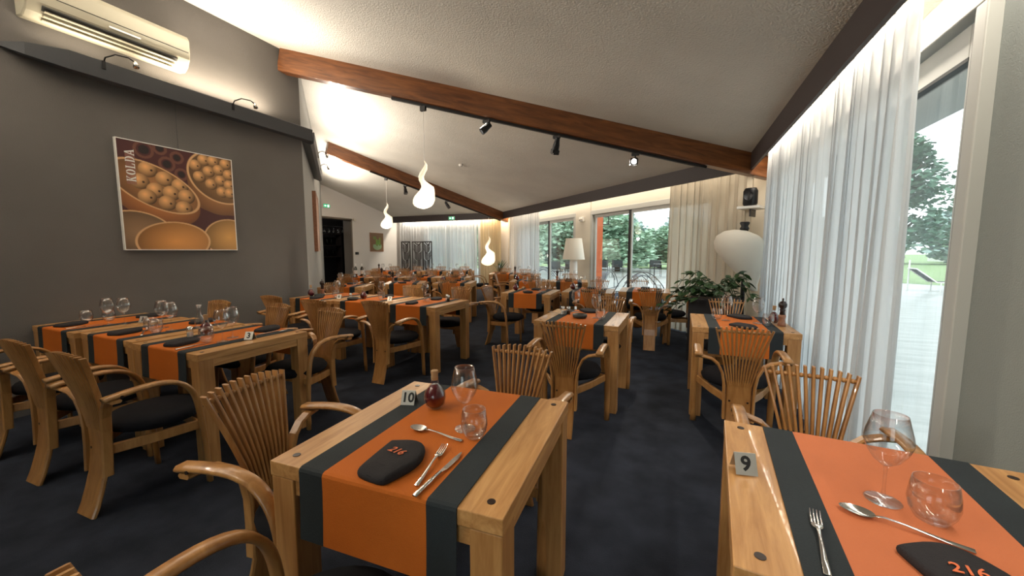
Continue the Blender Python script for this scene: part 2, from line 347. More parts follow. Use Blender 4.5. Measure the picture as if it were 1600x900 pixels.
# beams on the two hips, with tracks
def beam(name, p0, p1, wd, dp, label):
    p0 = Vector(p0); p1 = Vector(p1); d = p1-p0; L = d.length; m = MB(); m.box((0, -wd/2, -dp), (L, wd/2, .03))
    o = m.build(name, M['beam'], bevel=.006); q = d.to_track_quat('X', 'Z'); o.rotation_mode = 'QUATERNION'; o.rotation_quaternion = q; o.location = p0; tag(o, label, 'beam'); return o
beam('ceiling_beam', hipAB(-4.94), hipAB(1.15), .13, .29, 'long brown timber beam nearest the camera, from the grey wall to the curtains')
beam('ceiling_beam', hipBC(6.85), hipBC(12.45), .13, .29, 'farther brown timber beam running down to the far curtained corner')
def track(p0, p1, label):
    p0 = Vector(p0); p1 = Vector(p1); d = p1-p0; m = MB(); m.box((0, -.02, -.035), (d.length, .02, 0)); o = m.build('light_track', M['track'])
    o.rotation_mode = 'QUATERNION'; o.rotation_quaternion = d.to_track_quat('X', 'Z'); o.location = p0; tag(o, label, 'light track')
def hb(f, a, dz=-.295): p = f(a).copy(); p.z += dz; return p
track(hb(hipAB, -3.63), hb(hipAB, .3), 'black light track under the nearer beam')
track(hb(hipBC, 7.8), hb(hipBC, 12.1), 'black light track under the farther beam')
# spot lamps on the tracks
def spotlamp(p, aim, label, lit, leds=False):
    t = thing('spotlight', label, 'spotlight', p)
    m = MB(); m.box((-.05, -.02, -.035), (.05, .02, 0)); m.build('adapter', M['track'], t)
    a = Vector(aim).normalized(); q = a.to_track_quat('Z', 'X').to_matrix().to_4x4()
    m = MB(); m.tube([(0, -.04, -.10), (0, -.045, -.05), (0, 0, -.03), (0, .045, -.05), (0, .04, -.10)], .005, 6); m.build('yoke', M['metal_dark'], t)
    T = Matrix.Translation((0, 0, -.10)) @ q @ Matrix.Scale(1.25, 4)
    m = MB(); m.lathe([(.001, -.06), (.024, -.06), (.028, -.02), (.036, .02), (.038, .07), (.030, .07), (.026, .03), (.001, .03)], 16, T); m.build('lamp_head', M['metal_dark'], t, smooth=False)
    m = MB(); m.lathe([(.001, .045), (.028, .045)], 16, T, cap=False); m.build('lens', M['spotled'] if lit else M['metal_dark'], t)
    if leds:
        m = MB()
        for k in range(4): m.lathe([(.001, 0), (.013, 0)], 10, T @ Matrix.Translation((.039, 0, -.045+k*.030)) @ Matrix.Rotation(PI/2, 4, 'Y'), cap=False)
        m.build('vent_glow', M['spotled'], t)
    else:
        for k in range(4):
            m = MB(); m.box((-.03, .036, .07), (.03, .040, .115), T @ Matrix.Rotation(k*PI/2, 4, 'Z') @ Matrix.Rotation(0, 4, 'X')); m.build('barn_door', M['track'], t)
    return t
spotlamp(hb(hipAB, -2.469, -.33), (-.7, -.55, -.75), 'lit black spotlight with glowing side vents, left of three on the nearer beam', True, True)
spotlamp(hb(hipAB, -1.593, -.33), (-.35, .4, -1), 'dark unlit spotlight in the middle of the nearer beam track', False)
spotlamp(hb(hipAB, -.602, -.33), (-.1, -.95, -.35), 'lit spotlight with barn doors nearest the window curtains on the nearer beam', True)
spotlamp(hb(hipBC, 8.724, -.33), (-.3, .6, -1), 'small dark spotlight on the farther beam beside the rear pendant', False)
spotlamp(hb(hipBC, 10.016, -.33), (.6, .3, -1), 'small dark spotlight on the farther beam, nearest the exit sign', False)
spot('spot_beam', hb(hipAB, -2.5, -.50), (-3.9, 3.6, .8), 60, 60)
spot('spot_beam', hb(hipAB, -.6, -.50), (-.7, 2.4, .6), 60, 80)
# flame-shaped pendants
def pendant(p, zt, zb, label, scale=1.0, power=6):
    t = thing('pendant_lamp', label, 'pendant lamp', p)
    m = MB(); m.box((-.04, -.02, -.06), (.04, .02, 0)); m.build('ceiling_rose', M['track'], t)
    m = MB(); m.tube([(0, 0, -.05), (0, 0, zt-p[2]-.0)], .0035, 6); m.build('cord', M['whitepl'], t)
    H = zt-zb
    prof = [(0, .008, 0), (.06, .020, .03), (.10, .030, .032), (.19, .058, 0), (.26, .060, -.045), (.33, .058, -.072), (.40, .062, -.065), (.474, .088, .0), (.544, .130, .06), (.614, .156, .048), (.68, .188, .020), (.75, .216, -.008), (.82, .232, -.024), (.89, .222, -.042), (.94, .180, -.046), (.98, .10, -.046), (1, .005, -.046)]
    r2 = Vector((.918, .397, 0)); vs = []; fs = []; n = 18
    for k, (u, r, off) in enumerate(prof):
        for i in range(n):
            a = 2*PI*i/n; q = r2*(off*H+r*math.cos(a)*H)+Vector((-.397, .918, 0))*(r*math.sin(a)*H*.7); vs.append((q.x, q.y, zt-p[2]-u*H))
    for k in range(len(prof)-1):
        for i in range(n): j = (i+1) % n; fs.append((k*n+i, k*n+j, (k+1)*n+j, (k+1)*n+i))
    m = MB(); m.add(vs, fs); o = m.build('glass_shade', M['lampglass'], t, smooth=True); return t
pendant(hb(hipAB, -3.249, -.33), 2.60, 1.95, 'large glowing flame-shaped pendant hanging from the nearer beam')
pendant(hb(hipBC, 8.201, -.33), 2.64, 1.96, 'smaller-looking glowing flame pendant hanging from the farther beam')
pendant(hb(hipBC, 11.6, -.30), 1.85, .87, 'tall glowing flame lamp hanging in the far corner behind the spiky plant')
# curtains
def curtain(name, p0, p1, z0, z1, lam, amp, m, label, seed=1, gather=1.0, group=None):
    rnd = random.Random(seed); p0 = Vector((*p0, 0)); p1 = Vector((*p1, 0)); d = (p1-p0); L = d.length; d.normalize(); n = Vector((d.y, -d.x, 0))
    N = max(8, int(L/lam)); ph = []; s = 0; xs = []
    ws = [rnd.uniform(.55, 1.5) for _ in range(N)]; tot = sum(ws); A = [rnd.uniform(.45, 1.1)*amp for _ in range(N)]
    K = 12; vs = []; fs = []; cols = []; acc = 0
    for i in range(N):
        for k in range(K):
            u = (acc+ws[i]*k/K)/tot*L; q = 2*PI*k/K; cols.append((u, A[i]*math.sin(q)+A[i]*.25*math.sin(2*q+i), .2*lam*math.sin(2*q)))
        acc += ws[i]
    cols.append((L, 0, 0)); Z = 9
    for j in range(Z+1):
        f = j/Z; z = z0+(z1-z0)*f; g = .45+.55*(1-f)**.7
        for (u, a, sh) in cols:
            uu = L*(.5+(u/L-.5)*(1-(1-gather)*math.sin(f*PI)*.3)); p = p0+d*(uu+sh*g)+n*(a*g*(1+.25*math.sin(u*9+f*3))); vs.append((p.x, p.y, z))
    W = len(cols)
    for j in range(Z):
        for i in range(W-1): fs.append((j*W+i, j*W+i+1, (j+1)*W+i+1, (j+1)*W+i))
    mm = MB(); mm.add(vs, fs); o = mm.build(name, m, smooth=True); tag(o, label, 'curtain', group); return o
curtain('sheer_curtain', (.985, 2.50), (.985, 5.78), .02, 2.60, .115, .045, M['sheer'], 'tall pleated white sheer curtain along the near sliding door', 3)
a, c = PB(5.27, 3.55, 0), PB(5.27, 5.02, 0)
curtain('curtain', (a.x, a.y), (c.x, c.y), .02, 2.60, .12, .045, M['beigecurt'], 'beige drawn curtain behind the potted fern and egg lamp', 5)
a, c = PB(5.27, 9.75, 0), PB(5.27, 11.75, 0)
curtain('sheer_curtain', (a.x, a.y), (c.x, c.y), .02, 2.60, .13, .05, M['sheer'], 'white curtain left of the farthest terrace window', 7)
curtain('sheer_curtain', (-10.25, 12.40), (-6.75, 12.40), .02, 2.60, .13, .045, M['sheer'], 'wide sheer curtain across the far end wall behind the folding screen', 9)
curtain('curtain', (-6.62, 12.38), (-5.75, 12.30), .02, 2.60, .11, .03, M['beigewarm'], 'golden beige curtain in the far corner behind the flame lamp', 11)
# rails with little clip lamps
def rail(name, L, label, T, taper=True):
    prof = [(0, -.05), (.11, -.095), (.155, -.075), (.170, .075), (.158, .085), (.146, .075), (.10, .04), (0, .04)]
    m = MB(); n = 8; vs = []; secs = [(0, .15), (.12, .6), (.35, 1), (L, 1)] if taper else [(0, 1), (L, 1)]
    for y, s_ in secs:
        for (px, pz) in prof: vs.append((px*s_, y, pz*s_))
    fs = []
    for i in range(len(secs)-1):
        for k in range(n-1): fs.append((i*n+k, (i+1)*n+k, (i+1)*n+k+1, i*n+k+1))
        fs.append((i*n+n-1, (i+1)*n+n-1, (i+1)*n, i*n))
    fs += [tuple(range(n)), tuple((len(secs)-1)*n+k for k in range(n-1, -1, -1))]
    m.add(vs, fs); o = m.build(name, M['rail']); o.matrix_world = T; tag(o, label, 'rail'); return o
rail('wall_rail', 2.70, 'long dark metal lighting rail on the grey left wall', Matrix.Translation((-4.95, 1.30, 2.98)))
rail('wall_rail', 3.2, 'short grey rail continuing round the corner of the left wall', Matrix.Translation(PB(-.4, 6.36, 2.98)) @ Matrix.Rotation(ang, 4, 'Z'), False)
def cliplamp(T, label):
    t = thing('clip_lamp', label, 'lamp'); t.matrix_world = T
    m = MB(); m.tube([(0, 0, 0), (.02, .01, .05), (.07, .06, .085), (.12, .13, .08), (.14, .17, .05)], .006, 6); m.build('arm', M['metal_dark'], t, smooth=True)
    m = MB(); m.box((-.015, -.012, -.05), (.012, .012, .02)); m.build('clip', M['metal_dark'], t)
    m = MB(); m.lathe([(.008, .04), (.014, .03), (.024, -.025), (.02, -.025), (.001, .0)], 12, Matrix.Translation((.14, .17, .03)) @ Matrix.Rotation(R(-20), 4, 'Y')); m.build('lamp_head', M['chrome'], t, smooth=True)
cliplamp(Matrix.Translation((-4.79, 1.86, 3.04)), 'little arched clip lamp on the rail below the air conditioner')
cliplamp(Matrix.Translation((-4.79, 2.95, 3.04)), 'little arched clip lamp on the rail between air conditioner and corner')
cliplamp(Matrix.Translation(PB(-.24, 7.6, 3.02)) @ Matrix.Rotation(ang, 4, 'Z'), 'first arched lamp on the short rail past the wall corner')
cliplamp(Matrix.Translation(PB(-.24, 8.7, 3.02)) @ Matrix.Rotation(ang, 4, 'Z'), 'second, farther arched lamp on the short rail')
# air conditioner
t = thing('air_conditioner', 'cream wall air conditioner above the left rail', 'air conditioner', (-4.95, 1.42, 3.24))
prof = [(0, 0), (.10, -.01), (.16, .03), (.205, .10), (.215, .16), (.215, .29), (.19, .33), (0, .34)]
m = MB(); L = 1.11; n = len(prof); m.add([(x, y, z) for y in (0, L) for x, z in prof], [tuple(range(n)), tuple(range(2*n-1, n-1, -1))]+[(i, n+i, n+(i+1) % n, (i+1) % n) for i in range(n)]); m.build('casing', M['acpl'], t, bevel=.012)
m = MB(); m.ribbon([(.216, .02, .165), (.216, L-.02, .165)], (0, 0, 1), .006, .006); m.build('panel_seam', M['acdark'], t)
for k in range(3):
    m = MB(); x0 = .112+k*.033; z0 = -.006+k*.024
    m.box((x0, .10, z0-.004), (x0+.028, L-.12, z0+.004), Matrix.Translation((0, 0, 0))); m.build('vane', M['acpl'], t, bevel=.002)
m = MB(); m.box((.105, .09, .000), (.200, L-.11, .012)); m.v = [(x, y, z+(x-.105)*.8-.004) for x, y, z in m.v]; m.build('outlet', M['acdark'], t)
m = MB(); m.box((.217, .48, .11), (.222, .70, .125)); m.build('display', M['chrome'], t)
# flat pictures: colour on a fine grid (they are print)
def picture(name, label, cat, T, W, H, nx, fn, frame, fr=.008, th=.03, group=None):
    t = thing(name, label, cat, group=group); t.matrix_world = T
    ny = int(nx*H/W); u, v = np.meshgrid(np.linspace(0, 1, nx), np.linspace(0, 1, ny)); c = fn(u, v)
    vs = [(-th, a*W, (1-b_)*H) for b_, a in zip(v.ravel(), u.ravel())]
    fs = [(j*nx+i, (j+1)*nx+i, (j+1)*nx+i+1, j*nx+i+1) for j in range(ny-1) for i in range(nx-1)]
    m = MB(); m.add([(th, y, z) for x, y, z in vs], fs)
    mm, tt, bb = nt(name+'_print'); at = tt.nodes.new('ShaderNodeVertexColor'); at.layer_name = 'Col'; tt.links.new(at.outputs[0], bb.inputs[0]); bb.inputs['Roughness'].default_value = .55
    o = m.build('canvas', mm, t); ca = o.data.color_attributes.new('Col', 'FLOAT_COLOR', 'POINT'); ca.data.foreach_set('color', np.concatenate([c.reshape(-1, 3), np.ones((nx*ny, 1))], 1).astype('f').ravel())
    m = MB(); e = fr
    m.box((0, -e, -e), (th+.004, 0, H+e)); m.box((0, W, -e), (th+.004, W+e, H+e)); m.box((0, 0, -e), (th+.004, W, 0)); m.box((0, 0, H), (th+.004, W, H+e)); m.box((0, 0, 0), (th-.002, W, H)); m.build('frame', frame, t)
    return t
def lerp(a, b_, f): return a*(1-f[..., None])+np.array(b_)*f[..., None]
def kolda(u, v):
    c = np.zeros(u.shape+(3,)); c[:] = (.075, .018, .018)
    for (x, y, r) in ((.2, .06, .07), (.38, .16, .06), (.5, .24, .05), (.33, .02, .05), (.47, .08, .05)):
        d = np.hypot(u-x, v-y); k = (np.abs(d-r) < .012)*1.; c = lerp(c, (.16, .06, .04), k); c = lerp(c, (.02, .012, .012), (d < r*.6)*1.)
    def ell(cx, cy, rx, ry, an):
        x, y = u-cx, v-cy; ca, sa = math.cos(an), math.sin(an); X, Y = x*ca+y*sa, -x*sa+y*ca; return np.hypot(X/rx, Y/ry), X/rx, Y/ry
    def bowl(cx, cy, rx, ry, an, drop, inside, body, balls, br):
        nonlocal c
        d, X, Y = ell(cx, cy+drop*.55, rx*.98, ry*1.25, an); k = np.clip((1-d)*60, 0, 1)*(v > cy-.25); sh = np.clip(1.1-d*.8, .12, 1)
        c = c*(1-k[..., None])+(np.array(body)*sh[..., None])*k[..., None]
        d, X, Y = ell(cx, cy, rx, ry, an); k = np.clip((1-d)*70, 0, 1); c = lerp(c, (.72, .42, .20), k)
        k = np.clip((.94-d)*70, 0, 1); sh = np.clip(.45+.6*(1-d)+.15*X, .2, 1.1); c = c*(1-k[..., None])+np.array(inside)*sh[..., None]*k[..., None]
        for (bx, by) in balls:
            e = np.hypot((u-bx), (v-by)*1.05)/br; k2 = np.clip((1-e)*20, 0, 1)*(d < .93); s2 = np.clip(1.05-.75*np.hypot(u-bx+br*.25, v-by+br*.3)/br, .1, 1)
            c = c*(1-k2[..., None])+np.array((.95, .50, .20))*s2[..., None]*k2[..., None]
            e = np.hypot(u-bx-br*.35, v-by-br*.05)/br; c = lerp(c, (.05, .02, .01), np.clip((.16-e)*20, 0, 1)*(d < .93))
    rn = random.Random(4)
    bowl(.88, .40, .34, .12, .1, .12, (.3, .14, .05), (.55, .22, .07), [], .1)
    bowl(.88, .22, .34, .27, .35, .12, (.35, .18, .07), (.60, .26, .09), [(x+rn.uniform(-.01, .01), y+rn.uniform(-.01, .01)) for x, y in ((.64, .13), (.72, .06), (.82, .05), (.93, .05), (.66, .24), (.76, .17), (.87, .14), (.97, .16), (.77, .29), (.87, .25), (.97, .28), (.88, .36), (.96, .38))], .062)
    bowl(.28, .40, .40, .20, .42, .16, (.45, .20, .07), (.66, .24, .07), [(x, y) for x, y in ((.22, .24), (.35, .31), (.15, .36), (.48, .36), (.27, .43), (.40, .44), (.53, .46), (.2, .5), (.36, .54), (.5, .58))], .078)
    bowl(.12, .84, .3, .2, .2, .1, (.35, .2, .1), (.45, .26, .12), [], .1)
    bowl(.92, .86, .26, .20, -.15, .2, (.70, .36, .10), (.45, .2, .07), [], .1)
    bowl(.40, .92, .33, .20, -.05, .1, (.78, .34, .09), (.5, .2, .06), [], .1)
    L_ = (u > .055)*(u < .125)*(v > .1)*(v < .40); c = lerp(c, (.30, .13, .10), L_*.75)
    return c*.95
kp = picture('painting', 'square painting of bowls full of round fruit on the grey wall', 'painting', Matrix.Translation((-4.95, 1.945, 1.385)), 1.02, 1.05, 210, kolda, M['whitepl'])
# KOLDA lettering, read from bottom to top
LET = {'K': [[(0,0),(.34,0),(.34,.07),(.27,.07),(.27,.93),(.34,.93),(.34,1),(0,1),(0,.93),(.07,.93),(.07,.07),(0,.07)], [(.28,.45),(.62,.93),(.52,.93),(.52,1),(.84,1),(.84,.93),(.74,.93),(.46,.58),(.78,.07),(.88,.07),(.88,0),(.5,0),(.5,.07),(.55,.07),(.34,.44)]],
       'O': 'ring', 'L': [[(0,0),(.8,0),(.8,.34),(.73,.34),(.62,.07),(.29,.07),(.29,.93),(.38,.93),(.38,1),(0,1),(0,.93),(.09,.93),(.09,.07),(0,.07)]],
       'D': 'dring', 'A': [[(0,0),(.3,0),(.3,.07),(.2,.07),(.42,.72),(.46,.84),(.5,1),(.38,1),(.07,.07),(0,.07)], [(.44,1),(.56,1),(.92,.07),(1,.07),(1,0),(.58,0),(.58,.07),(.68,.07),(.42,.84)], [(.25,.27),(.62,.27),(.59,.35),(.28,.35)]]}
m = MB(); adv = 0; S_ = .072
def letter(ps, ox):
    for p in ps: m.prism([((ox+x*.8)*S_, y*S_) for x, y in p], 0, .0015)
for ch in 'KOLDA':
    g = LET[ch]
    if g == 'ring':
        for s0, s1 in ((R(100), R(260)), (R(-80), R(80))):
            p = [(.45+.45*math.cos(s0+(s1-s0)*k/10), .5+.5*math.sin(s0+(s1-s0)*k/10)) for k in range(11)]+[(.45+.2*math.cos(s1-(s1-s0)*k/10), .5+.40*math.sin(s1-(s1-s0)*k/10)) for k in range(11)]; letter([p], adv)
    elif g == 'dring':
        letter([[(0,0),(.27,0),(.27,1),(0,1),(0,.93),(.07,.93),(.07,.07),(0,.07)]], adv); s0, s1 = R(-88), R(88)
        p = [(.36+.52*math.cos(s0+(s1-s0)*k/10), .5+.5*math.sin(s0+(s1-s0)*k/10)) for k in range(11)]+[(.36+.28*math.cos(s1-(s1-s0)*k/10), .5+.42*math.sin(s1-(s1-s0)*k/10)) for k in range(11)]; letter([p], adv)
    else: letter(g, adv)
    adv += .86
o = m.build('lettering', M['whitepl'], kp); o.matrix_local = Matrix(((0, 0, 1, .0315), (0, -1, 0, .125), (1, 0, 0, .66), (0, 0, 0, 1)))
m = MB(); m.tube([(.01, .51, 1.05), (.01, .51, 1.52)], .002, 5); m.build('hanging_wire', M['rail'], kp)
def abstract(u, v): 
    c = np.zeros(u.shape+(3,)); c[:] = (.5, .3, .2); c = lerp(c, (.2, .05, .03), np.clip(np.sin(u*9)*np.cos(v*7), 0, 1)); return c
picture('painting', 'framed picture seen edge-on past the wall corner', 'painting', Matrix.Translation(PB(-.4, 8.45, 1.38)) @ Matrix.Rotation(ang, 4, 'Z'), 1.0, 1.12, 24, abstract, M['millwood'], .02, .06)
def fruitpic(u, v):
    c = np.zeros(u.shape+(3,)); c[:] = (.20, .11, .05)
    rn = random.Random(2)
    k = np.clip((1-np.hypot((u-.52)/.36, (v-.72)/.22))*20, 0, 1)*(v > .62); c = lerp(c, (.30, .45, .25), k)
    for i in range(16):
        x, y = .25+rn.random()*.5, .25+rn.random()*.38; e = np.hypot((u-x)/.07, (v-y)/.1); c = lerp(c, (.08+rn.random()*.2, .22+rn.random()*.12, .05), np.clip((1-e)*6, 0, 1))
    return c
picture('painting', 'small painting of green fruit in a bowl on the white far wall', 'painting', Matrix.Translation((-10.4, 10.93, 1.36)), .64, .66, 60, fruitpic, M['millwood'], .015, .03)
# exit signs, sensors, emergency light
def exitsign(T, label, W=.26):
    t = thing('exit_sign', label, 'exit sign'); t.matrix_world = T
    m = MB(); m.box((-.03, -W/2, -.06), (0, W/2, .06)); m.build('housing', M['whitepl'], t)
    m = MB(); m.box((0, -W/2+.008, -.052), (.004, W/2-.008, .052)); m.build('green_face', M['green'], t)
    m = MB()
    m.box((.004, .025, -.035), (.006, .085, .035))
    m.prism([(-.10, 0), (-.06, .03), (-.06, .012), (-.02, .012), (-.02, -.012), (-.06, -.012), (-.06, -.03)], .004, .006, Matrix(((0, 0, 1, 0), (1, 0, 0, 0), (0, 1, 0, 0), (0, 0, 0, 1))))
    m.build('pictogram', M['signwhite'], t)
exitsign(Matrix.Translation((-10.36, 9.06, 2.80)), 'green exit sign on the white wall above the dark bar doorway')
exitsign(Matrix.Translation((-7.68, 12.17, 2.56)) @ Matrix.Rotation(-PI/2, 4, 'Z'), 'green exit sign on the dark board above the far curtain')
m = MB(); m.lathe([(.05, 0), (.05, -.02), (.035, -.045), (.001, -.05)], 16); o = m.build('smoke_detector', M['whitepl'], smooth=True); o.location = (-4.57, 7.66, 3.30); tag(o, 'round white smoke detector on the sloping ceiling', 'smoke detector')
t = thing('emergency_light', 'white twin emergency light box on the pillar between terrace windows', 'emergency light'); t.matrix_world = Matrix.Translation(PB(5.53, 8.0, 2.14)) @ Matrix.Rotation(ang, 4, 'Z')
m = MB(); m.box((-.05, -.09, -.055), (0, .09, .055)); m.build('housing', M['whitepl'], t, bevel=.008)
for k in (-1, 1): m = MB(); m.lathe([(.03, 0), (.03, .02), (.02, .03), (.001, .03)], 12, Matrix.Translation((-.05, k*.04, 0)) @ Matrix.Rotation(-PI/2, 4, 'Y')); m.build('lens', M['tan'], t, smooth=True)
m = MB(); m.box((-10.4, 10.13, 2.40), (-10.33, 10.24, 2.48)); tag(m.build('motion_sensor', M['tan'], bevel=.01), 'small beige motion sensor at the top corner of the bar doorway', 'sensor')
m = MB(); m.box((-10.4, 10.20, 1.24), (-10.35, 10.32, 1.33)); tag(m.build('thermostat', M['metal_dark'], bevel=.01), 'small black control box on the wall beside the bar doorway', 'control box')
# dark bar beyond the doorway
b = MB(); b.box((-13.4, 8.0, 0), (-13.3, 12.5, 3.4)); b.box((-13.4, 7.9, 0), (-10.7, 8.0, 3.4)); b.box((-13.4, 12.5, 0), (-10.7, 12.6, 3.4)); b.box((-13.4, 7.9, 3.3), (-10.7, 12.6, 3.4)); b.box((-13.4, 7.9, -.06), (-10.7, 12.6, 0)); struct('wall_bar', b, M['bardark'])
point('bar_lamp', (-11.9, 9.9, 2.6), 12, (1, .95, .9), .08)
# ================================================================== FURNITURE
def profy(z):
    P_ = [(0, -.035), (.06, -.012), (.18, .022), (.32, .042), (.46, .040), (.60, .018), (.74, -.022), (.87, -.062)]
    for (a, ya), (b_, yb) in zip(P_, P_[1:]):
        if z <= b_: f = (z-a)/(b_-a); return ya+(yb-ya)*f
    return P_[-1][1]
NS = 12
def slat_mb(i, seg=6):
    m = MB(); c = i-(NS-1)/2; pts = []; top = .872-.0006*c*c
    for k in range(seg+1):
        f = k/seg; z = .44+(top-.44)*f; pts.append((c*.0128+(c*.0300-c*.0128)*f**1.15, profy(z)+abs(c)**2*.0003*f, z))
    m.ribbon(pts, (0, 1, 0), .028, .0105, .3); return m
def bracket_mb(s):
    m = MB(); m.ribbon([(s*.088, .028, .20), (s*.089, .034, .34), (s*.092, .036, .44), (s*.105, .034, .52), (s*.135, .03, .585), (s*.175, .022, .618), (s*.225, .014, .632), (s*.285, .008, .636)], (0, 1, 0), .046, .018, .35); return m
def resample(P_, n):
    P_ = [Vector((*p, 0)) if len(p) == 2 else Vector(p) for p in P_]; two = True; m = len(P_); out = []
    for i in range(n):
        f = i/(n-1)*(m-1); k = min(int(f), m-2); f -= k; a, b_, c, d = P_[max(k-1, 0)], P_[k], P_[k+1], P_[min(k+2, m-1)]
        v = .5*((2*b_)+(c-a)*f+(2*a-5*b_+4*c-d)*f*f+(3*b_-a-3*c+d)*f**3); out.append((v.x, v.y))
    return out
def arm_mb(s):
    P_ = [(.0, .652), (.10, .664), (.19, .668), (.26, .660), (.315, .638), (.355, .60), (.382, .55), (.398, .48), (.41, .36), (.42, .20), (.428, 0)]
    P_ = resample(P_, 22); n = len(P_)
    m = MB(); m.ribbon([(s*.262, y-.03, z) for y, z in P_], (1, 0, 0), [.054-.012*k/n for k in range(n)], .024, .38); return m
def make_chair(detail=True):
    def f():
        t = thing('dining_chair', '', 'chair'); W = M['chair']
        m = MB(); m.ribbon([(0, profy(z), z) for z in (0, .05, .12, .2, .28, .36, .42, .47)], (1, 0, 0), .154, .022, .3); m.build('back_board', W, t)
        if detail:
            for i in range(NS): slat_mb(i).build('slat', W, t)
        else:
            m = MB()
            for i in range(NS):
                q = slat_mb(i, 3); m.add(q.v, q.f)
            m.build('backrest', W, t)
        m = MB(); m.tube([((i-5.5)*.0287, profy(.83)+abs(i-5.5)**2*.0003, .832) for i in range(12)], .0065, 8)
        if detail:
            for i in range(11): m.ball(((i-5)*.0287, profy(.83)+abs(i-5)**2*.0003, .832), .0105, 8, 5)
        m.build('dowel', W, t, smooth=True)
        for s in (-1, 1):
            a = bracket_mb(s).build('arm_bracket', W, t, smooth=False); a = arm_mb(s).build('armrest', W, t, smooth=True)
            if detail:
                m = MB(); T = Matrix.Translation((s*.288, .03, .655)) @ Matrix.Rotation(s*PI/2, 4, 'Y'); m.lathe([(.007, 0), (.007, .003), (.001, .003)], 10, T)
                m.add(*(lambda q: (q.v, q.f))(MB().lathe([(.007, 0), (.007, .003), (.001, .003)], 10, Matrix.Translation((s*.055, profy(.33)-.012, .33)) @ Matrix.Rotation(PI/2, 4, 'X'))))
                m.build('bolt', M['milldark'], t)
        m = MB()
        for s in (-1, 1): m.ribbon([(s*.07, .06, .33), (s*.16, .2, .345), (s*.243, .38, .36)], (0, 0, 1), .055, .022, .2)
        m.ribbon([(-.24, .37, .365), (0, .40, .37), (.24, .37, .365)], (0, 0, 1), .045, .02, .2); m.build('seat_frame', W, t)
        m = MB(); m.lathe([(.001, .385), (.17, .385), (.215, .405), (.225, .43), (.205, .458), (.14, .472), (.001, .476)], 28, Matrix.Translation((0, .298, 0))); m.build('seat_cushion', M['black'], t, smooth=True)
        return t
    return f
CH = Kind(make_chair(True)); CF = Kind(make_chair(False))
G_ch = 'fan-backed dining chairs'
def chair(x, y, deg, label, far=False): return (CF if far else CH).put((x, y, 0), R(deg), label, G_ch)

def make_table():
    t = thing('dining_table', '', 'table'); W = M['wood']; h = .372
    for i, (x0, x1) in enumerate(((-h, -.1265), (-.1245, .1245), (.1265, h))):
        m = MB(); m.box((x0, -h, .705), (x1, h, .75)); m.build('top_plank', W, t, bevel=.003)
    for sx in (-1, 1):
        for sy in (-1, 1):
            m = MB(); x, y = sx*(h-.045), sy*(h-.045); m.box((x-.043, y-.043, 0), (x+.043, y+.043, .705)); m.build('leg', M['legwood'], t, bevel=.004)
            m = MB(); m.lathe([(.011, .750), (.011, .7515), (.001, .7515)], 14, Matrix.Translation((sx*(h-.05), sy*(h-.05), 0))); m.build('screw_cap', M['milldark'], t)
    for s in (-1, 1):
        m = MB(); m.box((-h+.088, s*(h-.02)-.011, .655), (h-.088, s*(h-.02)+.011, .705)); m.build('apron', W, t)
        m = MB(); m.box((s*(h-.02)-.011, -h+.088, .655), (s*(h-.02)+.011, h-.088, .705)); m.build('apron', W, t)
    return t
TB = Kind(make_table)
def runner_path(h=.372, drop=.54, top=.7525):
    e = h+.003; P_ = [(-e-.006, drop), (-e-.002, .62), (-e, .70), (-e, .742), (-e+.003, .749), (-e+.010, top)]; n = 8
    P_ += [(-e+.010+(2*e-.02)*k/n, top) for k in range(1, n)]; return P_+[(-y, z) for y, z in reversed(P_[:6])]
def make_runner(cloth):
    def f():
        t = thing('table_runner', '', 'table runner'); P_ = runner_path()
        rn = random.Random(1)
        m = MB(); m.ribbon([(0, y, z) for y, z in P_], (1, 0, 0), .336, .0022, .1); m.build('centre_panel', cloth, t)
        for s in (-1, 1): m = MB(); m.ribbon([(s*.2105, y*1.0003, z+.0001) for y, z in P_], (1, 0, 0), .085, .0026, .1); m.build('border_band', M['navy'], t)
        return t
    return f
RO = Kind(make_runner(M['orange'])); RT = Kind(make_runner(M['terra']))
# --- tableware
def make_wine():
    t = thing('wine_glass', '', 'wine glass'); G = M['glass']
    m = MB(); m.lathe([(.001, .092), (.012, .094), (.026, .106), (.040, .130), (.046, .150), (.0465, .158), (.044, .175), (.039, .195), (.033, .22), (.0318, .22), (.038, .195), (.0428, .175), (.045, .158)], 28, cap=False); m.build('bowl', G, t, smooth=True)
    m = MB(); m.lathe([(.0095, .003), (.005, .012), (.0036, .03), (.0034, .07), (.005, .088), (.012, .0945)], 14, cap=False); m.build('stem', G, t, smooth=True)
    m = MB(); m.lathe([(.036, 0), (.037, .0012), (.034, .0025), (.018, .004), (.0095, .0065)], 28, cap=True); m.build('foot', G, t, smooth=True)
    return t
def make_tumbler():
    t = thing('tumbler', '', 'glass'); m = MB()
    m.lathe([(.001, .001), (.022, .001), (.030, .006), (.040, .025), (.0445, .045), (.043, .065), (.038, .098), (.0365, .098), (.0415, .065), (.043, .045), (.038, .026), (.028, .012), (.001, .010)], 28, cap=False); m.build('glass_body', M['glass'], t, smooth=True); return t
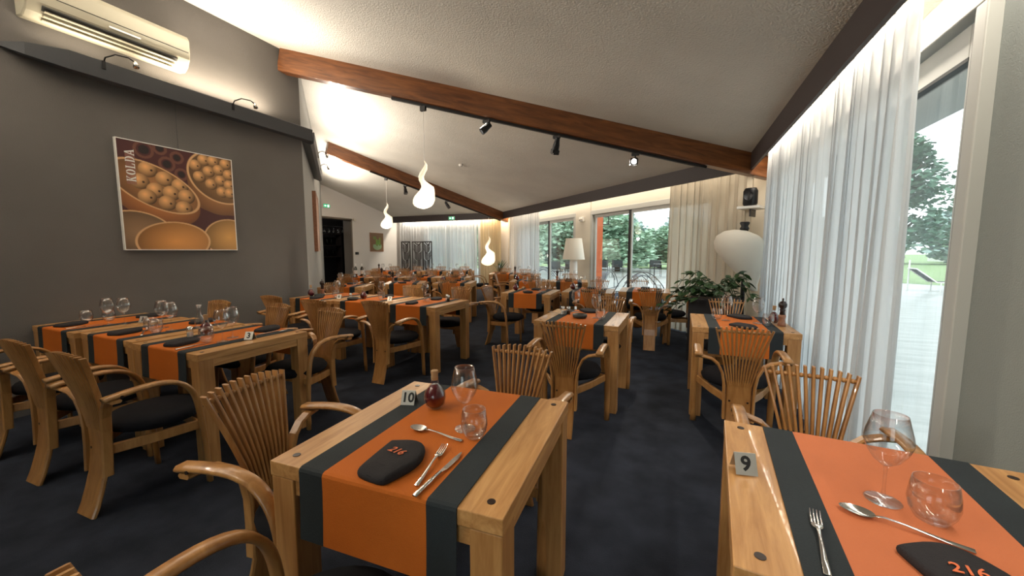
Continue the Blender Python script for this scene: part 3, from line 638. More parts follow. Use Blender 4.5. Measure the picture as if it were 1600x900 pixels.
def pillow(out, h, m_, name, parent=None, rings=5):
    m = MB(); n = len(out); cx = sum(p[0] for p in out)/n; cy = sum(p[1] for p in out)/n; vs = []; fs = []
    lv = [(.98, 0), (1.0, .3), (.99, .6), (.95, .85), (.86, .97), (.5, 1.0)]
    for s_, z in lv:
        for x, y in out: vs.append((cx+(x-cx)*s_, cy+(y-cy)*s_, z*h*(1+.12*math.sin(x*37+y*21))))
    for k in range(len(lv)-1):
        for i in range(n): j = (i+1) % n; fs.append((k*n+i, k*n+j, (k+1)*n+j, (k+1)*n+i))
    fs.append(tuple(range(n-1, -1, -1))); fs.append(tuple((len(lv)-1)*n+i for i in range(n))); m.add(vs, fs); return m.build(name, m_, parent, smooth=True)
def smooth_outline(P_, it=3):
    for _ in range(it):
        Q = []
        for i in range(len(P_)):
            a, b_ = P_[i], P_[(i+1) % len(P_)]; Q += [(a[0]*.75+b_[0]*.25, a[1]*.75+b_[1]*.25), (a[0]*.25+b_[0]*.75, a[1]*.25+b_[1]*.75)]
        P_ = Q
    return P_
NAP = [(-.052, -.085), (-.040, -.105), (.050, -.103), (.060, -.085), (.078, .020), (.034, .098), (-.012, .106), (-.088, .080), (-.090, .066)]
def make_napkin():
    t = thing('napkin', '', 'napkin'); pillow(smooth_outline(NAP, 2), .023, M['napkin'], 'folded_cloth', t)
    m = MB(); m.ribbon([(-.04, -.097, .012), (0, -.099, .016), (.05, -.096, .012)], (0, 0, 1), .002, .004); m.build('fold', M['black'], t)
    return t
def make_napkin_text(T):
    def f():
        t = make_napkin(); textmesh('embroidery', '216', .037, M['thread'], t, T, .0006, .2, .0004); return t
    return f
def make_fork():
    t = thing('fork', '', 'fork'); m = MB()
    m.ribbon([(0, -.10, .003), (0, -.06, .004), (0, 0, .009), (0, .03, .010), (0, .045, .006)], (1, 0, 0), [.013, .011, .006, .007, .014], [.0025, .0025, .003, .0025, .002], .3)
    m.ribbon([(0, .042, .0065), (0, .052, .005), (0, .062, .005)], (1, 0, 0), [.015, .022, .022], .0018, .3)
    for k in range(4): x = (k-1.5)*.0062; m.ribbon([(x, .060, .005), (x, .085, .007), (x, .105, .012)], (1, 0, 0), [.0038, .003, .0018], .0016, .3)
    m.build('steel_fork', M['chrome'], t, smooth=True); return t
def make_knife():
    t = thing('knife', '', 'knife'); m = MB()
    m.ribbon([(0, -.115, .005), (0, -.06, .006), (0, .0, .0055)], (1, 0, 0), [.014, .012, .010], [.006, .007, .006], .35); m.build('handle', M['chrome'], t, smooth=True)
    m = MB(); m.ribbon([(.0, 0, .0055), (.002, .02, .0045), (.002, .08, .004), (-.001, .115, .004)], (1, 0, 0), [.009, .015, .016, .004], .0014, .2); m.build('blade', M['chrome'], t); return t
def make_spoon():
    t = thing('spoon', '', 'spoon'); m = MB()
    m.ribbon([(0, -.10, .003), (0, -.06, .004), (0, 0, .010), (0, .035, .011), (0, .050, .007)], (1, 0, 0), [.015, .012, .006, .006, .009], [.0022, .0025, .003, .003, .003], .3)
    vs = []; fs = []; n = 16; lv = 5
    for k in range(lv+1):
        r = k/lv
        for i in range(n): a = 2*PI*i/n; x = .021*r*math.cos(a); y = .033*r*math.sin(a)*(1+.12*math.sin(a)); vs.append((x, .078+y, .0015+.0075*r**2.2))
    for k in range(lv):
        for i in range(n): j = (i+1) % n; fs.append((k*n+i, k*n+j, (k+1)*n+j, (k+1)*n+i))
    fs.append(tuple(range(n))); m.add(vs, fs); m.build('steel_spoon', M['chrome'], t, smooth=True); return t
def make_oil(liq):
    def f():
        t = thing('oil_bottle', '', 'bottle')
        m = MB(); m.lathe([(.001, .0), (.022, .0), (.038, .014), (.044, .040), (.040, .064), (.024, .086), (.016, .098), (.0145, .122), (.016, .124)], 24, cap=False); m.build('glass_body', M['glass'], t, smooth=True)
        m = MB(); m.lathe([(.001, .003), (.021, .003), (.035, .016), (.0405, .040), (.037, .062), (.022, .083), (.014, .094), (.001, .094)], 20, cap=False); m.build('liquid', liq, t, smooth=True)
        m = MB(); m.lathe([(.001, .112), (.0125, .112), (.0145, .148), (.013, .150), (.001, .150)], 16, cap=False); m.build('cork', M['cork'], t, smooth=False); return t
    return f
def make_mill():
    t = thing('pepper_mill', '', 'pepper mill')
    m = MB(); m.lathe([(.001, 0), (.030, 0), (.031, .012), (.026, .03), (.022, .055), (.028, .080), (.024, .092), (.001, .092)], 20, cap=False); m.build('mill_base', M['millwood'], t, smooth=True)
    m = MB(); m.lathe([(.001, .093), (.020, .093), (.017, .12), (.022, .132), (.016, .140), (.030, .160), (.031, .180), (.020, .200), (.006, .206), (.008, .222), (.001, .230)], 20, cap=False); m.build('mill_head', M['milldark'], t, smooth=True); return t
def make_shaker(fill):
    def f():
        t = thing('salt_shaker', '', 'shaker'); m = MB(); m.lathe([(.001, 0), (.020, 0), (.020, .055), (.016, .062)], 16, cap=False); m.build('glass_body', M['glass'], t, smooth=True)
        m = MB(); m.lathe([(.001, .002), (.018, .002), (.018, .035), (.001, .035)], 14, cap=False); m.build('contents', fill, t)
        m = MB(); m.lathe([(.019, .055), (.019, .072), (.010, .078), (.001, .078)], 16, cap=False); m.build('cap', M['chrome'], t, smooth=True); return t
    return f
def make_dish():
    t = thing('stone_dish', '', 'dish'); m = MB(); m.lathe([(.001, 0), (.055, 0), (.066, .012), (.066, .034), (.058, .036), (.052, .020), (.001, .016)], 24, cap=False); m.build('dish_body', M['stone'], t, smooth=True); return t
def make_carafe():
    t = thing('carafe', '', 'carafe'); m = MB(); m.lathe([(.001, .001), (.030, .001), (.034, .01), (.032, .07), (.014, .11), (.012, .16), (.020, .185), (.0185, .185), (.010, .16)], 20, cap=False); m.build('glass_body', M['glass'], t, smooth=True); return t
K = dict(wine=Kind(make_wine), tumbler=Kind(make_tumbler), napkin=Kind(make_napkin), fork=Kind(make_fork), knife=Kind(make_knife), spoon=Kind(make_spoon),
         oil=Kind(make_oil(M['red'])), mill=Kind(make_mill), salt=Kind(make_shaker(M['salt'])), pepper=Kind(make_shaker(M['pepper'])), dish=Kind(make_dish), carafe=Kind(make_carafe))
def number(x, y, rz, body, label):
    t = thing('table_number', label, 'table number', (x, y, ZT), rz, 'folded table number signs')
    m = MB(); m.prism([(-.026, 0), (-.001, .052), (.001, .052), (.026, 0), (.0245, 0), (0, .0485), (-.0245, 0)], -.0275, .0275, Matrix(((0, 0, 1, 0), (1, 0, 0, 0), (0, 1, 0, 0), (0, 0, 0, 1)))); m.build('folded_plate', M['steel'], t)
    tl = math.atan2(.052, .025); T = Matrix.Translation((0, -.0142, .0258)) @ Matrix.Rotation(tl, 4, 'X'); textmesh('numerals', body, .052, M['ink'], t, T, .0004, 0, .0016); return t
ZT = .7545
GL = dict(wine='wine glasses', tumbler='water tumblers', napkin='folded charcoal napkins', fork='forks', knife='knives', spoon='spoons', oil='oil bottles', mill='pepper mills', salt='shakers', pepper='shakers', dish='stone dishes', carafe='carafes')
def item(k, x, y, rz, label): return K[k].put((x, y, ZT), R(rz), label, GL[k])

# --- tables: name, centre, rotation, cloth, phrase
TBL = [
 ('T10', -.745, 1.105, 3.5, 'o', 'the front table left of centre'),
 ('T9', .520, 1.165, -4.2, 't', 'the front table at the glass door'),
 ('M1', -.806, 3.575, 0, 'o', 'the aisle table behind table 10'),
 ('M2', .497, 3.815, 0, 'o', 'the window-side table behind table 9'),
 ('L1a', -2.99, 1.685, 0, 'o', 'the aisle-end table of the first left row'),
 ('L1b', -3.77, 1.70, 0, 'o', 'the middle table of the first left row'),
 ('L1c', -4.55, 1.675, 0, 'o', 'the wall-end table of the first left row'),
 ('L2a', -2.80, 3.86, 0, 'o', 'the aisle-end table of the second left row'),
 ('L2b', -3.57, 3.85, 0, 'o', 'the middle table of the second left row'),
 ('L2c', -4.34, 3.83, 0, 'o', 'the wall-end table of the second left row'),
 ('L3a', -4.10, 6.60, 20, 'o', 'the aisle-end table of the third left row'),
 ('L3b', -4.95, 6.12, 31, 'o', 'the middle table of the third left row'),
 ('L3c', -5.47, 5.15, 27, 'o', 'the wall-end table of the third left row'),
 ('L4a', -4.92, 7.92, 23.4, 'o', 'the aisle-end table of the fourth left row'),
 ('L4b', -5.62, 7.62, 23.4, 'o', 'the second table of the fourth left row'),
 ('L4c', -6.33, 7.31, 23.4, 'o', 'the third table of the fourth left row'),
 ('L4d', -7.04, 7.0, 23.4, 'o', 'the wall-end table of the fourth left row'),
 ('L5a', -6.22, 10.36, 23.4, 'o', 'the right table of the rearmost left row'),
 ('L5b', -6.93, 10.05, 23.4, 'o', 'the second table of the rearmost left row'),
 ('L5c', -7.64, 9.74, 23.4, 'o', 'the third table of the rearmost left row'),
 ('L5d', -8.35, 9.43, 23.4, 'o', 'the left table of the rearmost left row'),
 ('R3a', -2.06, 5.52, 5, 'o', 'the left table of the middle right row'),
 ('R3b', -1.28, 6.02, 5, 'o', 'the centre table of the middle right row'),
 ('R3c', -.48, 6.42, 3, 'o', 'the window-end table of the middle right row'),
 ('R4a', -2.86, 7.52, 14, 'o', 'the left table before the white floor lamp'),
 ('R4b', -2.08, 7.80, 14, 'o', 'the right table before the white floor lamp'),
 ('R5a', -4.42, 9.62, 20, 'o', 'the left table of the rearmost right row'),
 ('R5b', -3.70, 9.36, 20, 'o', 'the right table of the rearmost right row'),
]
TD = {}
for n_, x, y, r, c_, ph in TBL:
    TB.put((x, y, 0), R(r), 'square oak dining table, ' + ph, 'square oak dining tables')
    (RO if c_ == 'o' else RT).put((x, y, 0), R(r), ('orange' if c_ == 'o' else 'rust orange')+' runner with slate borders on '+ph, 'orange and slate table runners'); TD[n_] = (x, y, r, ph)

# --- chairs near the camera (foot of the back board, facing angle)
C = chair
C(-1.505, .945, -82, 'fan-backed chair at the left side of the front table numbered 10')
C(-.745, .285, 0, 'chair at the bottom edge, its arm and slat tips cut by the frame')
C(-.745, 1.80, 181, 'fan-backed chair tucked behind the far side of table 10')
C(.535, 1.945, 177, 'dark-looking fan-backed chair behind table 9 in front of the sheer curtain')
C(-.745, 2.665, 1, 'fan-backed chair at the near side of the aisle table behind table 10')
C(-.685, 4.27, 180, 'chair at the far side of the aisle table behind table 10')
C(.415, 2.95, 0, 'fan-backed chair at the near side of the window-side table behind table 9')
C(.475, 4.52, 180, 'chair between the window-side table and the black planter')
C(-2.775, .875, 2, 'fan-backed armchair in front of table 3, nearest on the left')
C(-3.455, .885, 2, 'armchair in front of the middle table of the first left row')
C(-4.10, .885, -2, 'armchair cut by the left frame edge in the first left row')
C(-2.80, 2.40, 176, 'chair behind table 3 with its back to the second left row')
C(-3.49, 2.40, 178, 'chair behind the middle table of the first left row')
C(-4.28, 2.33, 180, 'chair behind the wall-end table of the first left row')
C(-2.815, 3.03, 0, 'chair at the near side of the aisle-end table, second left row')
C(-3.48, 2.86, 3, 'chair at the near side of the middle table, second left row')
C(-4.22, 2.92, 0, 'chair at the near side of the wall-end table, second left row')
C(-2.80, 4.62, 180, 'chair at the far side of the aisle-end table, second left row')
C(-3.60, 4.55, 180, 'chair at the far side of the middle table, second left row')
C(-2.52, 4.98, -88, 'side-on chair in the aisle facing right towards the middle right row')
def seat(tn, side, off=0, gap=.46, rz=0):
    x, y, r, ph = TD[tn]; a = R(r); dy = -(0.372+gap) if side == 'near' else (.372+gap)
    px = x+math.cos(a)*off-math.sin(a)*dy; py = y+math.sin(a)*off+math.cos(a)*dy
    C(px, py, r+(0 if side == 'near' else 180)+rz, 'chair at the %s side of %s' % (side, ph), True)
for tn, sd, off, gap, rz in [('L3a','near',.02,.40,3),('L3c','near',.06,.36,0),
    ('L4a','near',.05,.38,0),('L4b','near',-.03,.40,0),('L4c','near',0,.38,0),('L4d','near',0,.36,0),('L4a','far',0,.40,3),('L4b','far',0,.42,0),('L4c','far',.03,.40,0),('L4d','far',0,.40,0),
    ('L5a','near',0,.38,2),('L5b','near',.04,.40,0),('L5c','near',0,.38,0),('L5d','near',0,.40,0),('L5a','far',0,.42,0),('L5b','far',0,.40,0),('L5c','far',0,.42,0),('L5d','far',0,.40,0),
    ('R3a','far',0,.42,0),('R3b','near',.16,.42,0),('R3b','far',.08,.42,0),('R3c','near',.10,.50,0),('R3c','far',-.12,.36,0),
    ('R4a','near',.22,.40,0),('R4a','far',0,.42,0),('R4b','near',.0,.42,0),('R4b','far',0,.40,0),('R5a','near',0,.40,0),('R5a','far',0,.42,0),('R5b','near',0,.42,0),('R5b','far',0,.42,0)]:
    seat(tn, sd, off, gap, rz)
C(.20, 6.30, 96, 'brown-backed chair at the window end beside the beige curtain', True)
C(-3.62, 7.55, -70, 'chair at the aisle end of the row before the white floor lamp', True)
C(-5.28, 9.38, -70, 'chair at the aisle end of the rearmost right row', True)

# --- table 10 setting
t = make_napkin_text(TR(-.012, .018, .0262, R(-3)))(); t.location = (-.735, .842, ZT); t.rotation_euler = (0, 0, R(-5)); t['label'] = 'folded charcoal napkin with orange embroidered 216 on table 10'; t['group'] = GL['napkin']; register(t); N216 = t
item('wine', -.660, 1.112, 0, 'stemmed wine glass on table 10 behind the tumbler')
item('tumbler', -.600, 1.070, 0, 'round water tumbler on table 10 beside the wine glass')
item('oil', -.862, 1.225, 20, 'bulb-shaped bottle of red oil with cork stopper on table 10')
item('fork', -.630, .872, 12, 'fork beside the napkin on table 10')
item('knife', -.585, .850, 0, 'knife lying beside the fork on table 10')
item('spoon', -.722, 1.035, 86, 'spoon above the napkin on table 10')
number(-.985, 1.222, R(18), '10', 'folded steel sign reading 10 beside the bulb-shaped bottle')
# --- table 9 setting
dup(N216, (.527, .922, ZT), R(4), 'folded charcoal napkin embroidered 216 on table 9, bottom right corner', GL['napkin'])
item('wine', .487, 1.190, 0, 'large wine glass on table 9')
item('tumbler', .553, 1.137, 0, 'leaning-looking round tumbler on table 9 beside its wine glass')
item('spoon', .485, 1.078, 72, 'spoon lying before the glasses on table 9')
item('fork', .298, .955, -9, 'fork on the slate border of table 9')
number(.190, 1.203, R(12), '9', 'folded steel sign reading 9 on bare wood near the slate border')
# --- placed by table (world positions)
def lab(k, ph, extra=''):
    nm = dict(wine='wine glass', tumbler='water tumbler', napkin='folded charcoal napkin', fork='fork', knife='knife', spoon='spoon', oil='bulb-shaped oil bottle', mill='dark pepper mill', salt='glass salt shaker', pepper='glass pepper shaker', dish='dark stone dish', carafe='slim glass carafe')[k]
    return (extra+' '+nm+' on '+ph).strip()
SET = dict(
 L1c=[('wine',-4.37,1.571,'left'),('wine',-4.28,1.64,'right'),('tumbler',-4.72,1.56,'small left'),('tumbler',-4.60,1.66,'taller right'),('napkin',-4.62,1.44,'nearer'),('napkin',-4.55,1.93,'farther'),('knife',-4.42,1.45,'')],
 L1b=[('wine',-3.785,1.678,'left'),('wine',-3.60,1.648,'right'),('carafe',-3.52,1.80,''),('tumbler',-3.76,1.59,'left'),('tumbler',-3.60,1.55,'right'),('napkin',-3.80,1.46,'nearer'),('napkin',-3.76,1.95,'farther'),('spoon',-3.66,1.50,'')],
 L1a=[('salt',-3.20,1.57,''),('oil',-3.17,1.66,''),('wine',-2.83,1.575,'nearer'),('wine',-2.90,1.68,'farther'),('tumbler',-2.93,1.53,''),('napkin',-3.02,1.44,'nearer'),('napkin',-2.93,1.96,'farther'),('knife',-2.86,1.43,''),('fork',-2.80,1.90,'')],
 L2c=[('oil',-4.60,3.70,''),('mill',-4.50,3.80,''),('dish',-4.44,3.70,''),('wine',-4.22,3.80,''),('napkin',-4.32,3.56,''),('tumbler',-4.16,3.72,'')],
 L2b=[('dish',-3.74,3.60,''),('oil',-3.70,3.74,''),('wine',-3.54,3.90,''),('tumbler',-3.46,3.80,''),('napkin',-3.58,4.06,''),('salt',-3.84,3.66,'')],
 L2a=[('napkin',-2.86,3.64,'nearer'),('napkin',-2.82,4.08,'farther'),('wine',-2.88,3.93,''),('tumbler',-2.80,3.86,''),('salt',-2.62,4.02,''),('pepper',-2.57,3.97,'')],
 M1=[('salt',-1.02,3.60,''),('pepper',-.968,3.618,''),('wine',-.94,3.80,'left'),('wine',-.68,3.52,'right'),('tumbler',-.625,3.44,''),('napkin',-.82,3.86,''),('dish',-.82,3.47,''),('spoon',-1.10,3.62,'')],
 M2=[('tumbler',.335,3.88,'left'),('wine',.405,3.85,'left'),('napkin',.545,4.06,'farther'),('napkin',.51,3.56,'nearer'),('wine',.635,3.80,'right'),('tumbler',.70,3.73,'right'),('oil',.765,3.87,''),('mill',.80,3.76,'')],
)
for tn, L_ in SET.items():
    for k, x, y, ex in L_: item(k, x, y, {'napkin': 20, 'spoon': 60, 'knife': 5, 'fork': -20}.get(k, 0), lab(k, TD[tn][3], ex))
number(-4.24, 1.75, R(25), '1', 'tiny folded sign with number 1 on the wall-end table')
number(-2.74, 1.70, R(25), '3', 'folded steel sign reading 3 at the aisle end of the first left row')
number(-4.03, 3.66, R(20), '6', 'small folded sign with number 6 in the second left row')
number(-3.27, 3.74, R(20), '7', 'small folded number sign, nearest the aisle, in the second left row')
# far tables: the same small setting each
rn = random.Random(8)
for n_, x, y, r, c_, ph in TBL[10:]:
    a = R(r)
    def at(u, v): return x+math.cos(a)*u-math.sin(a)*v, y+math.sin(a)*u+math.cos(a)*v
    j = lambda: rn.uniform(-.02, .02)
    px, py = at(.13+j(), -.04+j()); item('wine', px, py, 0, lab('wine', ph, 'nearer'))
    px, py = at(-.13+j(), .06+j()); item('wine', px, py, 0, lab('wine', ph, 'farther'))
    px, py = at(.20+j(), -.12+j()); item('tumbler', px, py, 0, lab('tumbler', ph))
    px, py = at(j(), -.24+j()); item('napkin', px, py, r+10, lab('napkin', ph, 'nearer'))
    if n_[1] in '34': px, py = at(j(), .22+j()); item('napkin', px, py, r+170, lab('napkin', ph, 'farther'))
    if n_ in ('L3a', 'L4b', 'R3a', 'R3b', 'L5b', 'R4a'): px, py = at(-.26, 0); item('oil', px, py, 0, lab('oil', ph))
    if n_ in ('L5d', 'L3b', 'R4b', 'R5b', 'L4c'): px, py = at(-.25, .05); item('mill', px, py, 0, lab('mill', ph))
    if n_ in ('L3c', 'R3c', 'R3b', 'L4a'): px, py = at(-.22, .14); item('salt', px, py, 0, lab('salt', ph))
# two white-labelled bottles on the far left table
for k, (dx, l_) in enumerate(((-.10, 'left one of two wine bottles before the dark bar doorway'), (.06, 'right one of two wine bottles before the dark bar doorway'))):
    t = thing('wine_bottle', l_, 'bottle', (-7.12+dx*.9, 7.10+dx*.4, ZT), 0, 'wine bottles before the bar doorway')
    m = MB(); m.lathe([(.001, 0), (.037, 0), (.038, .18), (.030, .215), (.015, .24), (.014, .30), (.001, .30)], 16, cap=False); m.build('glass_body', M['greenglass'], t, smooth=True)
    m = MB(); m.lathe([(.039, .06), (.039, .15)], 16, cap=False); m.build('bottle_label', M['whitepl'], t, smooth=True)
    m = MB(); m.lathe([(.016, .235), (.0155, .302), (.001, .303)], 12, cap=False); m.build('capsule', M['whitepl'], t, smooth=True)

# --- folding screen with leaf cut-outs
t = thing('folding_screen', 'black folding screen with palm leaf cut-outs before the far sheer curtain', 'folding screen', (-9.55, 11.62, 0), R(14))
for k in range(3):
    x0 = k*.42; T = Matrix.Translation((x0, 0, 0)) @ Matrix.Rotation(R(14 if k % 2 else -14), 4, 'Z'); m = MB(); Wd, H = .41, 1.72
    m.box((0, -.012, 0), (.03, .012, H), T); m.box((Wd-.03, -.012, 0), (Wd, .012, H), T); m.box((.03, -.012, .05), (Wd-.03, .012, .10), T); m.box((.03, -.012, H-.04), (Wd-.03, .012, H), T); p = m.build('screen_panel', M['screen'], t)
    m = MB(); rr = random.Random(k)
    for j in range(26):
        z0 = .14+j*.058; s_ = 1 if (j//5) % 2 else -1; xm = Wd/2+s_*.02
        for sd in (-1, 1):
            L_ = .15; m.ribbon([(xm, 0, z0), (xm+sd*L_*.5, 0, z0+.045), (xm+sd*L_, 0, z0+.13+rr.uniform(-.01, .02))], (0, 1, 0), .012, [.020, .036, .006], .2, T)
    m.ribbon([(Wd/2, 0, .1), (Wd/2+.02, 0, .9), (Wd/2, 0, H-.04)], (0, 1, 0), .014, .014, .2, T); m.build('leaf_pattern', M['screen'], p)
# --- floor lamps
t = thing('floor_lamp', 'white floor lamp with broad drum shade between the terrace windows', 'floor lamp', (-2.28, 8.92, 0))
m = MB(); m.lathe([(.001, 0), (.20, 0), (.19, .02), (.12, .06), (.095, .3), (.09, 1.10), (.085, 1.16), (.001, 1.16)], 24, cap=False); m.build('lamp_base', M['whitepl'], t, smooth=True)
m = MB(); m.lathe([(.26, 1.17), (.185, 1.66), (.18, 1.66), (.255, 1.17)], 32, cap=False); m.build('lamp_shade', M['tan'], t, smooth=True)
t = thing('floor_lamp', 'cream egg-shaped floor lamp behind the potted fern', 'floor lamp', (.79, 5.84, 0), 0)
m = MB(); m.lathe([(.12, 0), (.12, .02), (.03, .03), (.025, 1.05), (.025, 1.66)], 16); m.build('pole', M['metal_dark'], t)
m = MB(); m.lathe([(.04, .85), (.06, .93), (.11, 1.02), (.19, 1.15), (.27, 1.28), (.305, 1.40), (.295, 1.49), (.24, 1.57), (.13, 1.63), (.04, 1.645)], 32, Matrix(((1, 0, -.32, .40), (0, 1, 0, 0), (0, 0, 1, 0), (0, 0, 0, 1))), sy=.8); m.build('lamp_shade', M['tan'], t, smooth=True)
m = MB(); m.lathe([(.05, 1.64), (.055, 1.66), (.04, 1.69), (.06, 1.73), (.05, 1.745)], 20, Matrix.Translation((-.02, 0, 0))); m.build('cap', M['metal_dark'], t, smooth=True)
# --- loudspeaker on a shelf
t = thing('loudspeaker', 'small black loudspeaker on the white wall shelf near the curtain', 'loudspeaker', (.86, 6.16, 1.975), ang-PI/2+.3)
m = MB(); m.lathe([(.001, 0), (.07, 0), (.09, .03), (.09, .20), (.07, .24), (.001, .24)], 16, cap=False, sy=.8); m.build('cabinet', M['metal_dark'], t, smooth=True)
m = MB(); m.lathe([(.001, 0), (.05, 0), (.055, .01)], 16, Matrix.Translation((0, -.07, .13)) @ Matrix.Rotation(PI/2, 4, 'X'), cap=False); m.build('cone', M['rail'], t, smooth=True)
t = thing('wall_shelf', 'white bracket shelf carrying the loudspeaker', 'shelf', (.86, 6.16, 1.94), ang-PI/2+.3)
m = MB(); m.box((-.13, -.10, 0), (.14, .24, .033)); m.build('board', M['whitepl'], t); m = MB(); m.box((-.01, .02, -.10), (.01, .22, 0)); m.build('bracket', M['metal_dark'], t)
# --- potted fern in black planter
t = thing('potted_plant', 'black square planter with bushy dark green plant before the beige curtain', 'plant', (.42, 5.28, 0), R(-18))
m = MB(); Wp = .25; m.box((-Wp, -.18, 0), (Wp, .18, .80)); m.build('planter', M['pot'], t, bevel=.01)
m = MB(); m.box((-Wp+.02, -.16, .79), (Wp-.02, .16, .81)); m.build('soil', M['bark'], t)
rn = random.Random(21); leafme = MB(); leafme.add([(0, 0, 0), (.022, .018, .008), (.032, .05, .006), (.018, .085, -.004), (0, .105, -.012), (-.018, .085, -.004), (-.032, .05, .006), (-.022, .018, .008), (0, .05, -.004)],
    [(0, 1, 8), (1, 2, 8), (2, 3, 8), (3, 4, 8), (4, 5, 8), (5, 6, 8), (6, 7, 8), (7, 0, 8)])
lo = leafme.build('leaf', M['leaf'], t, smooth=False); first = True; st = MB()
for b_ in range(22):
    a = rn.uniform(0, 2*PI); ln = rn.uniform(.22, .50)
    if b_ < 6: a = PI+rn.uniform(-.5, .3); ln = rn.uniform(.45, .68)
    base = Vector((rn.uniform(-.12, .12), rn.uniform(-.08, .08), .80)); up = rn.uniform(.14, .32) if b_ > 5 else rn.uniform(.05, .18); pts = []
    for k in range(7):
        f = k/6; pts.append(base+Vector((math.cos(a)*ln*f, math.sin(a)*ln*f*.75, up*math.sin(f*PI*.75)*1.3-.25*f*f*(ln/.5))))
    st.tube(pts, .004, 5)
    for k in range(1, 7):
        for sd in (-1, 1, 0):
            if sd == 0 and k not in (6, 3): continue
            o = lo if first else lo.copy()
            if not first: col.objects.link(o)
            first = False; o.parent = t
            o.matrix_local = Matrix.Translation(pts[k]) @ Matrix.Rotation(a-PI/2+sd*rn.uniform(.6, 1.2), 4, 'Z') @ Matrix.Rotation(rn.uniform(-.7, .4), 4, 'X') @ Matrix.Rotation(rn.uniform(-.5, .5), 4, 'Y') @ Matrix.Scale(rn.uniform(.75, 1.15), 4)
st.build('stems', M['stem'], t)
# --- spiky plant in the far corner
t = thing('potted_plant', 'spiky dark plant in a terracotta pot before the far flame lamp', 'plant', (-5.30, 11.2, 0))
m = MB(); m.lathe([(.001, 0), (.16, 0), (.22, .68), (.20, .68), (.19, .62), (.001, .62)], 20, cap=False); m.build('pot', M['brick'], t, smooth=True); rn = random.Random(5)
for k in range(26):
    a = rn.uniform(0, 2*PI); l_ = rn.uniform(.3, .5); le = rn.uniform(.08, .75)
    m = MB(); m.ribbon([(0, 0, .60), (math.cos(a)*le*l_*.5, math.sin(a)*le*l_*.5, .60+l_*.6), (math.cos(a)*le*l_*1.1, math.sin(a)*le*l_*1.1, .60+l_)], (-math.sin(a), math.cos(a), 0), [.03, .035, .004], .004, .2); m.build('leaf', M['leaf'], t)
# --- bar: shelf with bottles and hanging glasses behind the doorway
t = thing('bar_shelf', 'dark bar back shelf seen through the far doorway', 'shelf', (-12.9, 10.2, 0))
for z in (1.15, 1.6, 2.05): m = MB(); m.box((-.15, -1.6, z-.03), (.15, 1.6, z)); m.build('shelf_board', M['screen'], t)
for z in (-1.6, 0, 1.6): m = MB(); m.box((-.15, z-.02, 0), (.15, z+.02, 2.3)); m.build('upright', M['screen'], t)
rn = random.Random(3); bp = None; ORD = ['leftmost', 'second from the left', 'third from the left', 'fourth from the left', 'fifth from the left', 'sixth from the left', 'seventh from the left', 'seventh from the right', 'sixth from the right', 'fifth from the right', 'fourth from the right', 'third from the right', 'second from the right', 'rightmost']
for zi, z in enumerate((1.15, 1.6)):
    for k in range(11):
        l_ = 'bottle on the %s dark bar shelf, %s' % (('lower', 'upper')[zi], ORD[k])
        if bp is None:
            m = MB(); m.lathe([(.001, 0), (.036, 0), (.037, .16), (.014, .22), (.013, .28), (.001, .28)], 12, cap=False); bp = m.build('bottle', M['greenglass'], smooth=True); o = bp
        else: o = bp.copy(); col.objects.link(o)
        o.location = (-12.85, 9.0+k*.24+rn.uniform(-.03, .03), z); tag(o, l_, 'bottle', 'bottles on the bar shelf')
gp = None
m = MB(); m.box((-11.35, 8.98, 2.20), (-11.05, 10.6, 2.23)); tag(m.build('glass_rack', M['metal_dark']), 'dark overhead rack with hanging glasses in the bar doorway', 'rack')
for k in range(14):
    if gp is None:
        m = MB(); m.lathe([(.032, 0), (.004, -.006), (.004, -.08), (.03, -.11), (.038, -.15), (.030, -.19)], 14, cap=False); gp = m.build('hanging_glass', M['whitepl'] if 0 else M['glass'], smooth=True); o = gp
    else: o = gp.copy(); col.objects.link(o)
    o.location = (-11.2+(k % 2)*.09, 9.05+k*.10, 2.198); tag(o, 'stemmed glass hanging upside down in the bar doorway, '+ORD[k], 'wine glass', 'glasses hanging in the bar')

# ================================================================== OUTSIDE
b = MB(); b.box((1.33, -30, -.10), (30, 18.3, -.02)); b.add(*(lambda q: (q.v, q.f))(MB().box((DO+.15, -20, -.10), (DO+16.5, 30, -.021), MBm))); o = struct('terrace', b, M['terrace'])
b = MB(); b.box((-150, -60, -.30), (150, 220, -.12)); o = b.build('lawn', M['lawn']); o['kind'] = 'structure'
b = MB(); b.box((-20, 12.75, -.11), (1, 18, -.03)); o = struct('terrace_rear', b, M['terrace'])
def crown(m_mb, cx, cy, cz, rx, rz, n, ls, rnd):
    for _ in range(n):
        a = rnd.uniform(0, 2*PI); ph = math.acos(rnd.uniform(-1, 1)); rr = rnd.uniform(.72, 1.02)
        p = Vector((cx+rx*rr*math.sin(ph)*math.cos(a), cy+rx*rr*math.sin(ph)*math.sin(a), cz+rz*rr*math.cos(ph)))
        q = Matrix.Rotation(rnd.uniform(0, 6.3), 3, 'Z') @ Matrix.Rotation(rnd.uniform(-1.2, 1.2), 3, 'X'); s_ = ls*rnd.uniform(.6, 1.2)
        m_mb.add([p+q @ Vector(v) for v in ((-s_*.5, 0, 0), (0, -s_*.35, 0), (s_*.5, 0, .0), (0, s_*.45, 0))], [(0, 1, 2, 3)])
